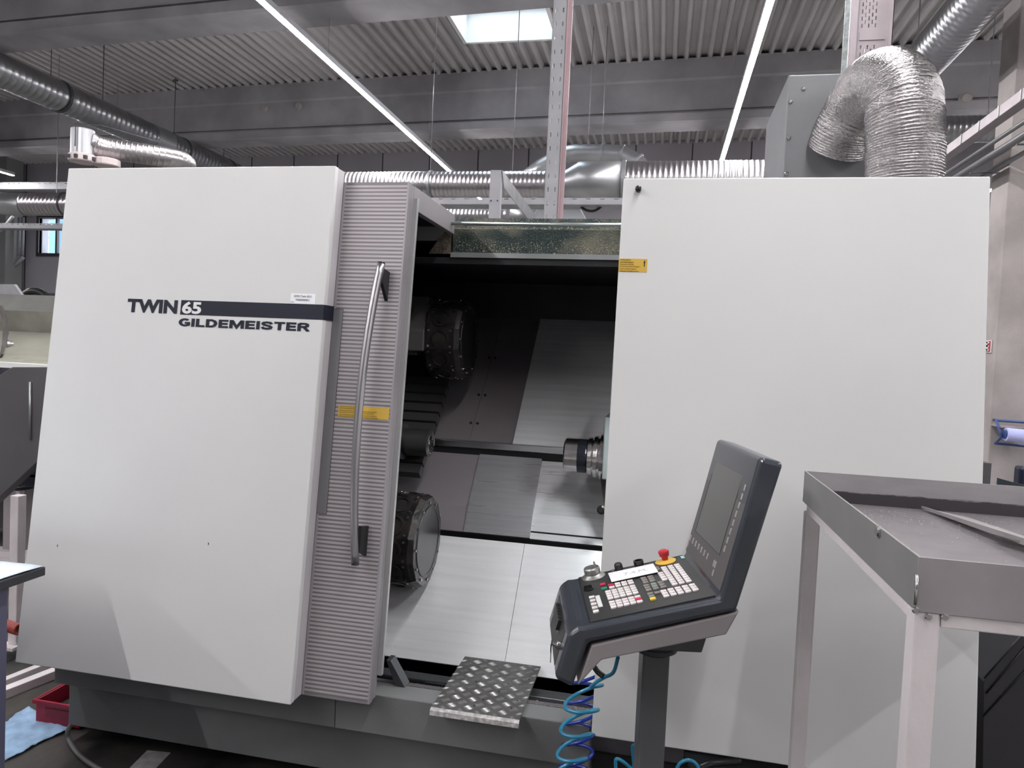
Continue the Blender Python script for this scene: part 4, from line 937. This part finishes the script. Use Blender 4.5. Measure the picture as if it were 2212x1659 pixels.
tag(obj('air_hose', T(spline([px(1372, 1690, Y=2.45), px(1368, 1640, Y=2.45), px(1366, 1613, Y=2.45), px(1376, 1613, Y=2.45), px(1388, 1640, Y=2.45), px(1392, 1680, Y=2.45)], 8), .0058, 10), BLUEL), 'light blue hose loop standing up close left of the console post', 'hose', 'floor air hoses')
tag(obj('air_hose', T(spline([px(1455, 1680, Y=2.4), px(1468, 1650, Y=2.4), px(1488, 1642, Y=2.4), px(1505, 1652, Y=2.4), px(1515, 1680, Y=2.4)], 8), .0058, 10), BLUEL), 'light blue hose arc on the floor right of the console post', 'hose', 'floor air hoses')
tag(obj('power_cable', T(spline([px(1510, 1659, Y=2.45), px(1535, 1650, Y=2.47), px(1560, 1647, Y=2.5), px(1600, 1644, Y=2.53)], 6), .012, 8), PLASTB), 'black cable with metal coupling under the right panel', 'cable')
tag(obj('signal_cable', T(spline([cw(-.15, .1, .955), px(1385, 1422, Y=2.1), px(1398, 1430, Y=2.12), px(1412, 1434, Y=2.14)], 6), .003, 6), mat('grey_cable', (.12, .12, .12), .5)), 'thin grey cable sagging from console underside to the post', 'cable')

# tread plate step
ts = thing('step_plate', 'checkered aluminium step plate bridging the machine sill below the open door', 'step plate', (-.565, 2.4, .43))
TP = mat('worn_tread_aluminium', (.125, .122, .12), .42, .4, noise=.35, scale=9, rnoise=.12); 
obj('front_lip', P(([(-.7225, 2.368, .4586), (-.7225, 2.3625, .4578), (-.7225, 2.3545, .4525), (-.7225, 2.3525, .4365), (-.7225, 2.3548, .4365), (-.7225, 2.3568, .451), (-.7225, 2.364, .456), (-.7225, 2.368, .4566)], (.316, 0, 0))), mat('worn_bright_edge', (.72, .70, .69), .3, .35, noise=.5, scale=60), ts)
obj('plate', P(([(-.722, 2.81, .458), (-.722, 2.365, .458), (-.722, 2.357, .452), (-.722, 2.355, .436), (-.722, 2.359, .436), (-.722, 2.362, .449), (-.722, 2.368, .453), (-.722, 2.81, .453)], (.315, 0, 0))), TP, ts)
bm = bmesh.new()
def lens(c_, d_, up_, L_=.0155, W_=.0024, H_=.0016):
    s_ = up_.cross(d_).normalized(); a_ = bm.verts.new(c_-d_*L_); b_ = bm.verts.new(c_+d_*L_); t1 = bm.verts.new(c_+up_*H_-d_*L_*.4); t2 = bm.verts.new(c_+up_*H_+d_*L_*.4)
    l_ = bm.verts.new(c_+s_*W_); r_ = bm.verts.new(c_-s_*W_)
    for f in ((a_, t1, l_), (l_, t1, t2), (l_, t2, b_), (a_, r_, t1), (r_, t2, t1), (r_, b_, t2)): bm.faces.new(f)
cell = .062
for i in range(-6, 7):
    for j in range(-2, 24):
        cx0 = -.565+(i*cell*.5); cy0 = 2.37+j*cell*.5
        if (i+j) % 2: continue
        d0 = V((1, 1, 0)).normalized() if (j % 2) else V((1, -1, 0)).normalized(); s0 = V((-d0.y, d0.x, 0))
        for q in (-2, -1, 0, 1, 2):
            c_ = V((cx0, cy0, .4582))+s0*(q*.0062)
            if -.718 < c_.x < -.411 and 2.373 < c_.y < 2.80: lens(c_, d0, V((0, 0, 1)))
for i in range(26):
    c_ = V((-.715+i*.012, 2.3555, .446)); d0 = V((.5, 0, 1 if i % 4 < 2 else -1)).normalized(); lens(c_, d0, V((0, -1, 0)), .007)
obj('tread_pattern', bm, mat('worn_tread_edges', (.40, .39, .385), .35, .5, noise=.4, scale=14), ts)['kind'] = 'stuff'
bm = bmesh.new()
for x, y in ((-.45, 2.44), (-.44, 2.5), (-.56, 2.47), (-.52, 2.55), (-.5, 2.62), (-.43, 2.68), (-.62, 2.6), (-.58, 2.42)): lathe(bm, (x, y, .4585), (0, 0, 1), [(0, .004), (.0012, .004)], 8)
objs('bolt_hole', bm, BLACK, ts)

# ================================================================== CHIP TRAY TABLE (right)
tt = thing('tray_table', 'tall steel tray table with pale welded legs in the right foreground', 'table', (.39, 1.15, 0))
TX, TYn, TYf, TZ, TB = .388, 1.15, 2.01, 1.43, 1.349
th = .004; XR = 1.5
obj('tray_side', B((TX, TX+th, TYn+th, TYf-th, TB, TZ)), TRAYS, tt); obj('tray_front', B((TX, XR, TYn, TYn+th, TB, TZ)), mat('tray_front_steel', (.36, .33, .34), .45, .3, noise=.3, scale=5, col2=(.26, .24, .25)), tt)
obj('tray_back', B((TX, XR, TYf-th, TYf, TB, TZ)), TRAYW, tt); obj('tray_floor', B((TX+th, XR-th, TYn+th, TYf-th, TB, TB+.004)), TRAYF, tt); obj('tray_end', B((XR-th, XR, TYn+th, TYf-th, TB, TZ)), TRAYS, tt)
fz = TB-.022
objs('frame_rail', B((TX+.003, TX+.03, TYn+.036, TYf-.04, fz, TB), (TX+.037, XR, TYn+.004, TYn+.03, fz, TB), (TX+.03, XR, TYf-.03, TYf-.004, fz, TB)), LEGP, tt, bevel=.002)
for x, y in ((TX+.0, TYn+.002), (TX+.002, TYf-.045), (XR-.04, TYn+.002), (XR-.04, TYf-.045)): obj('leg', B((x, x+.036, y, y+.036, .0, fz if y > 1.5 else TB-.0005)), LEGP, tt, bevel=.004)
bm = bmesh.new()
tube(bm, [(TX-.001, TYn-.001, TB+.01), (TX-.001, TYn-.001, TB+.055)], .0022, 8)
for x, z_ in ((TX+.0, TB+.002), (TX+.018, TB-.006), (TX+.04, TB-.004)): lathe(bm, (x, TYn-.003, z_), (0, 1, 0), [(0, .004), (.002, .0055), (.006, .004)], 10)
objs('weld_bead', bm, STEELY, tt)
q = px(1899, 1148, X=TX); bm = bmesh.new(); lathe(bm, (TX, q.y, q.z), (-1, 0, 0), [(0, .011), (.003, .011), (.005, .008)], 24); obj('plug', bm, STEELY, tt)
bm = bmesh.new(); random.seed(11)
for i in range(300):
    y = 2.0-abs(random.gauss(0, .2)); 
    if y < 1.2: continue
    x = random.uniform(TX+.02, XR-.05); s = random.uniform(.0012, .0032); q = V((x, y, TB+.0055)); a = V((random.uniform(-1, 1), random.uniform(-1, 1), 0))*s
    bm.faces.new([bm.verts.new(q-a), bm.verts.new(q+V((s*.4, -s*.3, .001))), bm.verts.new(q+a), bm.verts.new(q+V((0, s*.6, .0005)))])
o = obj('metal_chips', bm, mat('bright_chips', (.85, .82, .8), .35), tt); o['kind'] = 'stuff'
fzt = TB+.005
a0 = px(1990, 1098, Z=fzt+.004); a1 = px(2400, 1246, Z=fzt+.02); dv_ = (a1-a0).normalized(); sv = V((-dv_.y, dv_.x, 0)).normalized()
bm = bmesh.new(); prism(bm, [a0, a1, a1+V((0, 0, .018)), a0+V((0, 0, .006))], sv*.003); prism(bm, [a0+sv*.003, a1+sv*.003, a1+sv*.06, a0+dv_*.12+sv*.05], V((0, 0, .003)))
tag(obj('sheet_offcut', bm, mat('galvanised_offcut', (.42, .4, .4), .4, .5, noise=.15)), 'long bent sheet-metal strip lying slantwise in the tray', 'metal strip')
b0 = px(2145, 1153, Z=fzt+.018); b1 = px(2400, 1215, Z=fzt+.03)
bm = bmesh.new(); prism(bm, [b0, b1, b1-V((0, 0, .02)), b0+V((.02, 0, -.014))], V((0, .003, 0)))
tag(obj('sheet_offcut', bm, mat('dull_offcut', (.25, .235, .23), .45, .5)), 'short dull metal flap under the slanting strip at the right edge of the tray', 'metal strip')

# items beyond the tray at right
t = thing('chip_conveyor', 'dark slanted chip conveyor housing beside the machine under the tray', 'conveyor', (1.6, 3.6, 0))
def cp(x, y, Y): return px(x, y, Y=Y)
obj('housing', P(([cp(2125, 1472, 3.0), cp(2300, 1250, 3.0), cp(2420, 1760, 3.0), (cp(2125, 1700, 3.0).x, 3.0, 0.02), ], (0, .5, 0))), mat('conveyor_black', (.035, .034, .04), .5, noise=.2), t, bevel=.003)
bm = bmesh.new()
for o1, o2 in (((2126, 1465), (2215, 1362)), ((2130, 1498), (2230, 1380)), ((2123, 1548), (2260, 1400))): tube(bm, [cp(*o1, 2.997), cp(*o2, 2.997)], .003, 6)
objs('panel_seam', bm, BLACK, t)
t = thing('conveyor_motor', 'silver grey motor elbow with black coupling beside the right panel under the tray', 'motor', cp(2150, 1390, 3.2))
bm = bmesh.new(); tube(bm, [cp(2110, 1395, 3.75), cp(2165, 1372, 3.75)], .085, 24); tube(bm, [(cp(2130, 1390, 3.75).x, 3.75, .0), (cp(2130, 1390, 3.75).x, 3.75, cp(2130, 1390, 3.75).z)], .03, 10); obj('barrel', bm, GALV, t)
bm = bmesh.new(); tube(bm, [cp(2112, 1392, 3.62), cp(2132, 1398, 3.62), cp(2150, 1402, 3.62)], [.03, .028, .018], 16); obj('coupling', bm, PLASTB, t)
bm = bmesh.new(); q = cp(2145, 1397, 3.58); box(bm, q.x-.01, q.x+.01, q.y-.01, q.y+.01, q.z-.01, q.z+.01); obj('nut', bm, PINKT, t)
a = cp(2127, 1000, 5.5); b = cp(2138, 1048, 5.5)
tag(obj('dark_cabinet', B((a.x-.5, b.x+.002, 5.5, 5.65, 0, a.z)), DGREY), 'narrow dark grey cabinet between right panel and concrete column', 'cabinet')
a = cp(2160, 1034, 5.0); b = cp(2212, 1048, 5.0); bm = bmesh.new(); prism(bm, [(a.x, 5, 0), a, (b.x, 5, b.z), (b.x+.6, 5, b.z-.1), (b.x+.6, 5, 0)], (0, .04, 0))
tag(obj('machine_cover', bm, mat('blue_black_cover', (.02, .028, .04), .5)), 'dark wedge-shaped machine cover peeping above the tray at right', 'cover')
a = cp(2204, 1008, 5.6); tag(obj('dark_unit', B((a.x, a.x+.6, 5.6, 5.7, 0, a.z)), mat('black_blue_unit', (.01, .013, .03), .4), bevel=.02), 'black rounded unit at the right edge above the tray', 'machine')

# ================================================================== LEFT FOREGROUND: workbench
wt = thing('workbench', 'workbench corner with black board edge and violet grey cabinet at left edge', 'workbench', (-2.3, 1.6, 0))
obj('worktop', B((-3.0, -2.04, .9, 2.08, .868, .898)), BENCHT, wt, bevel=.003); obj('cabinet', B((-2.95, -2.098, 1.0, 1.99, .02, .868)), BENCH, wt, bevel=.003)
bm = bmesh.new(); random.seed(2)
gx = [-3.0+i*.06 for i in range(17)]; gy = [.95+i*.07 for i in range(17)]; gv = {}
for i, x in enumerate(gx):
    for j, y in enumerate(gy):
        xx = x if i < 16 else -2.046+random.uniform(-.006, .004); yy_ = y if j < 16 else 2.072+random.uniform(-.008, .004); gv[i, j] = bm.verts.new((xx, yy_, .902+random.random()*.004))
for i in range(16):
    for j in range(16): f = bm.faces.new((gv[i, j], gv[i+1, j], gv[i+1, j+1], gv[i, j+1])); f.smooth = True
tag(obj('paper_cover', bm, mat('blue_white_tissue', (.75, .84, .95), .85, noise=.08, scale=20), solid=.002), 'bluish white paper sheet covering the workbench top', 'paper')

# crate, cloth, cable, sheet on the floor
CY0, CY1, CX0, CX1, CH = 2.68, 3.02, -2.565, -2.36, .135
t = thing('red_crate', 'small red plastic crate of odd parts on the floor behind the machine corner', 'crate', (-2.46, 2.8, .004))
a = px(77, 1558, Z=.01); b = px(140, 1561, Z=.01)
X0, Y0 = a.x, a.y; X1 = X0+.22; Y1 = Y0+.38; zt = px(73, 1510, Y=Y0).z
def crate_pt(x, y, z, ins): return (x, y, z)
bm = bmesh.new(); n = .012; h = zt
for (xa, xb, ya, yb) in ((X0, X1, Y0, Y0+.006), (X0, X1, Y1-.006, Y1), (X0, X0+.006, Y0+.006, Y1-.006), (X1-.006, X1, Y0+.006, Y1-.006)): box(bm, xa, xb, ya, yb, .006, h)
box(bm, X0, X1, Y0, Y1, .006, .014); obj('tub', bm, CRATE, t, bevel=.002)
obj('rim', B((X0-.01, X1+.01, Y0-.01, Y0, h-.014, h+.002), (X0-.01, X0, Y0, Y1, h-.014, h+.002), (X0-.01, X1+.01, Y1, Y1+.01, h-.014, h+.002), (X1, X1+.01, Y0, Y1, h-.014, h+.002)), CRATE, t)
obj('label_pocket', B((X0+.05, X0+.2, Y0-.003, Y0, .04, h-.03)), mat('dark_red_label', (.2, .008, .02), .5), t)
tag(obj('steel_bar', P(([(X0+.1, Y0+.04, .03), (X0+.13, Y0+.04, .03), (X0+.2, Y0+.3, h+.03), (X0+.17, Y0+.3, h+.03)], (.0, .0, .012))), STEEL), 'flat steel bar leaning inside the red crate', 'bar')
tag(obj('small_tray', B((X0+.15, X0+.25, Y0+.03, Y0+.2, h-.03, h-.02)), PAPER), 'white card lying on the parts in the red crate', 'card')
tag(obj('metal_part', B((X0+.02, X0+.19, Y0+.02, Y0+.35, .016, h-.06)), BLACKOIL, bevel=.01), 'dark oily machine part filling the bottom of the red crate', 'part')
# cloth
bm = bmesh.new(); random.seed(8)
c00, c10, c11, c01 = px(10, 1645, Z=.004), px(158, 1572, Z=.004), px(60, 1530, Z=.004), px(-30, 1590, Z=.004)
nn = 22; gv = {}
for i in range(nn+1):
    for j in range(nn+1):
        u, v_ = i/nn, j/nn; p_ = c00.lerp(c10, u).lerp(c01.lerp(c11, u), v_); e_ = .006*math.sin(9*u+4*v_)
        gv[i, j] = bm.verts.new(p_+V((e_, e_, .003+.006*abs(math.sin(7*v_+3*u))*random.random()+.004*abs(math.sin(14*u-6*v_)))))
for i in range(nn):
    for j in range(nn): f = bm.faces.new((gv[i, j], gv[i+1, j], gv[i+1, j+1], gv[i, j+1])); f.smooth = True
tag(obj('cleaning_cloth', bm, CLOTH, solid=.001), 'crumpled light blue cloth spread on the floor under the red crate', 'cloth')
cb_ = spline([px(158, 1560, Z=.08), px(147, 1578, Z=.05), px(150, 1600, Z=.014), px(170, 1630, Z=.012), px(215, 1662, Z=.012), px(300, 1700, Z=.012)], 8)
tag(obj('floor_cable', T(cb_, .0095, 10), mat('grey_rubber', (.11, .11, .11), .5)), 'thick grey cable curving over the floor from under the machine base', 'cable')
a, b, c, d = px(318, 1622, Z=.003), px(368, 1627, Z=.003), px(335, 1662, Z=.003), px(278, 1662, Z=.003)
tag(obj('floor_card', P(([a, b, c, d], (0, 0, .003))), mat('dirty_card', (.42, .4, .41), .6, noise=.3, scale=25)), 'pale card lying on the dark floor in front of the machine base', 'card')

# ================================================================== LEFT BACKGROUND: neighbouring machine
nm_ = thing('neighbour_machine', 'cream and slate grey machine with open trough behind the left panel', 'machine', (-5, 4.6, 0))
Yb = 4.9
def q(x, y, Y): return px(x, y, Y=Y)
bm = bmesh.new()
A1, A2 = q(-60, 648, 4.9), q(160, 655, 4.9); zA = (A1.z+A2.z)/2
zB = q(60, 712, 4.9).z; 
sec = [(4.9, q(60, 637, 4.9).z), (4.9, q(60, 671, 4.9).z)]
def xsheet(name, m, pts, x0=-5.8, x1=-4.0, th=.02):
    bm = bmesh.new(); poly = [(x0, y, z) for y, z in pts]+[(x0, y+th, z) for y, z in pts[::-1]]; prism(bm, poly, (x1-x0, 0, 0)); return obj(name, bm, m, nm_)
z = lambda y, Y: px(60, y, Y=Y).z
xsheet('top_flap', mat('grey_cream', (.17, .17, .16), .5, noise=.3, scale=4), [(4.85, z(672, 4.85)), (4.95, z(637, 4.95))])
xsheet('trough_wall', CREAM, [(4.95, z(717, 4.95)), (4.85, z(672, 4.85))])
xsheet('trough_slope', mat('cream_bright', (.30, .295, .25), .5, noise=.15, scale=4), [(4.55, z(766, 4.55)), (4.95, z(717, 4.95))])
xsheet('trough_floor', mat('cream_floor', (.31, .31, .25), .5, noise=.2, scale=12), [(4.3, z(785, 4.3)), (4.55, z(766, 4.55))])
obj('front_rail', B((-5.8, -4.0, 4.2, 4.3, z(797, 4.2), z(786, 4.2))), mat('rail_white', (.75, .75, .74), .4), nm_)
bm = bmesh.new(); prism(bm, [q(-40, 836, 4.15), q(26, 793, 4.15), q(120, 793, 4.15), q(120, 960, 4.15), q(-40, 1110, 4.15)], (0, .08, 0)); obj('slate_cover', bm, DGREY, nm_, bevel=.004)
obj('gas_strut', T([q(65, 825, 4.14), q(65, 950, 4.14)], .008, 8), GALV, nm_)
bm = bmesh.new(); prism(bm, [q(-6, 660, 4.8), q(1, 660, 4.8), q(12, 690, 4.7), q(14, 720, 4.6), q(3, 765, 4.4), q(-2, 775, 4.4), q(9, 720, 4.6), q(7, 692, 4.7)], (0, .02, 0)); obj('dirty_divider', bm, mat('rust_grey', (.08, .07, .065), .6, noise=.4), nm_)
bm = bmesh.new(); c = q(27, 743, 4.7); lathe(bm, c, (-.3, -1, 0), [(0, .02), (.03, .02), (.032, .03), (.05, .03)], 12); lathe(bm, c+V((-.05, 0, .02)), (0, -1, 0), [(0, .015), (.03, .015)], 10); obj('nozzle', bm, STEELY, nm_)
bm = bmesh.new(); prism(bm, [q(-20, 614, 5.3), q(30, 614, 5.3), q(48, 640, 5.3), q(-20, 642, 5.3)], (0, .03, 0)); obj('lid', bm, GALVP, nm_)
bm = bmesh.new(); prism(bm, [q(8, 1060, 4.5), q(47, 1060, 4.5), (q(42, 1480, 4.5).x, 4.5, 0.0), (q(8, 1480, 4.5).x-.03, 4.5, 0.0)], (0, .18, 0)); obj('pedestal', bm, mat('pinkish_grey', (.32, .29, .3), .5, noise=.1), nm_)
obj('pedestal_edge', B((q(38, 1100, 4.48).x, q(47, 1100, 4.48).x, 4.46, 4.5, .0, q(45, 1060, 4.48).z)), LEGP, nm_)
objs('blue_black_beam', B((-5.8, -4.0, 4.4, 4.8, q(60, 1050, 4.4).z, q(60, 1030, 4.4).z), (-5.8, -4.0, 4.4, 4.8, q(60, 1025, 4.4).z, q(60, 1005, 4.4).z)), mat('navy_steel', (.015, .018, .04), .5), nm_)
obj('back_panel', B((-5.8, -4.0, 5.0, 5.1, .05, q(60, 1060, 5.0).z)), DGREY, nm_)
objs('floor_rail', B((-5.5, -3.7, 4.18, 4.24, .0, .05), (-5.5, -3.7, 4.45, 4.55, .0, .06), (-5.5, -3.7, 4.24, 4.45, .0, .02)), LEGP, nm_)
bm = bmesh.new(); c = q(75, 655, 6.0)
pts = [V((c.x+.17*math.cos(a_), 6.0, c.z-.02+.14*math.sin(a_))) for a_ in [math.pi*i/14 for i in range(15)]]
pts = [V((pts[0].x, 6.0, 0))]+pts+[V((pts[-1].x, 6.0, 0))]; tube(bm, pts, .035, 10)
tag(obj('hose_loop', bm, PLASTB), 'black hose arch standing behind the cream machine trough', 'hose')
tag(obj('dark_machine', B((-6.7, -5.4, 6.2, 6.6, 0, q(75, 632, 6.2).z)), mat('dark_clutter', (.06, .06, .08), .5, noise=.6, scale=6)), 'dark machine top behind the cream trough below the window', 'machine')
ca, cb2 = px(10, 1350, Y=3.0), px(40, 1360, Y=3.0); pts = []
for i in range(201):
    t_ = i/200; c_ = ca.lerp(cb2, t_); a_ = 2*math.pi*9*t_; pts.append(c_+V((0, .022*math.cos(a_), .022*math.sin(a_))))
q0 = pts[0]; pts = spline([V((q0.x-.2, 3.0, .01)), q0+V((-.18, 0, -.3)), q0+V((-.06, 0, -.03)), q0], 6)[:-1]+pts
tag(obj('red_coil_hose', T(pts, .007, 8), REDH), 'red coiled hose end beside the workbench cabinet', 'hose')
fr = thing('pale_floor_frame', 'pale worn steel frame with post and floor rails between workbench and left panel', 'frame', (-3.2, 3.1, 0))
pa, pb = px(16, 1400, Y=3.12), px(34, 1400, Y=3.12)
obj('post', B((pa.x, pb.x, 3.12, 3.17, .06, .85)), LEGP, fr, bevel=.004)
obj('foot_pad', B((pa.x-.03, pb.x+.02, 3.08, 3.2, .045, .06)), LEGP, fr)
for (x0_, y0_), (x1_, y1_), wd_ in (((10, 1492), (130, 1445), .05), ((10, 1470), (90, 1438), .04)):
    a_, b_ = px(x0_, y0_, Z=.045), px(x1_, y1_, Z=.045); d_ = (b_-a_).normalized(); n_ = V((-d_.y, d_.x, 0))*wd_
    obj('floor_rail', P(([a_-d_*.3, b_+d_*.2, b_+d_*.2+n_, a_-d_*.3+n_], (0, 0, -.044))), LEGP, fr, bevel=.003)
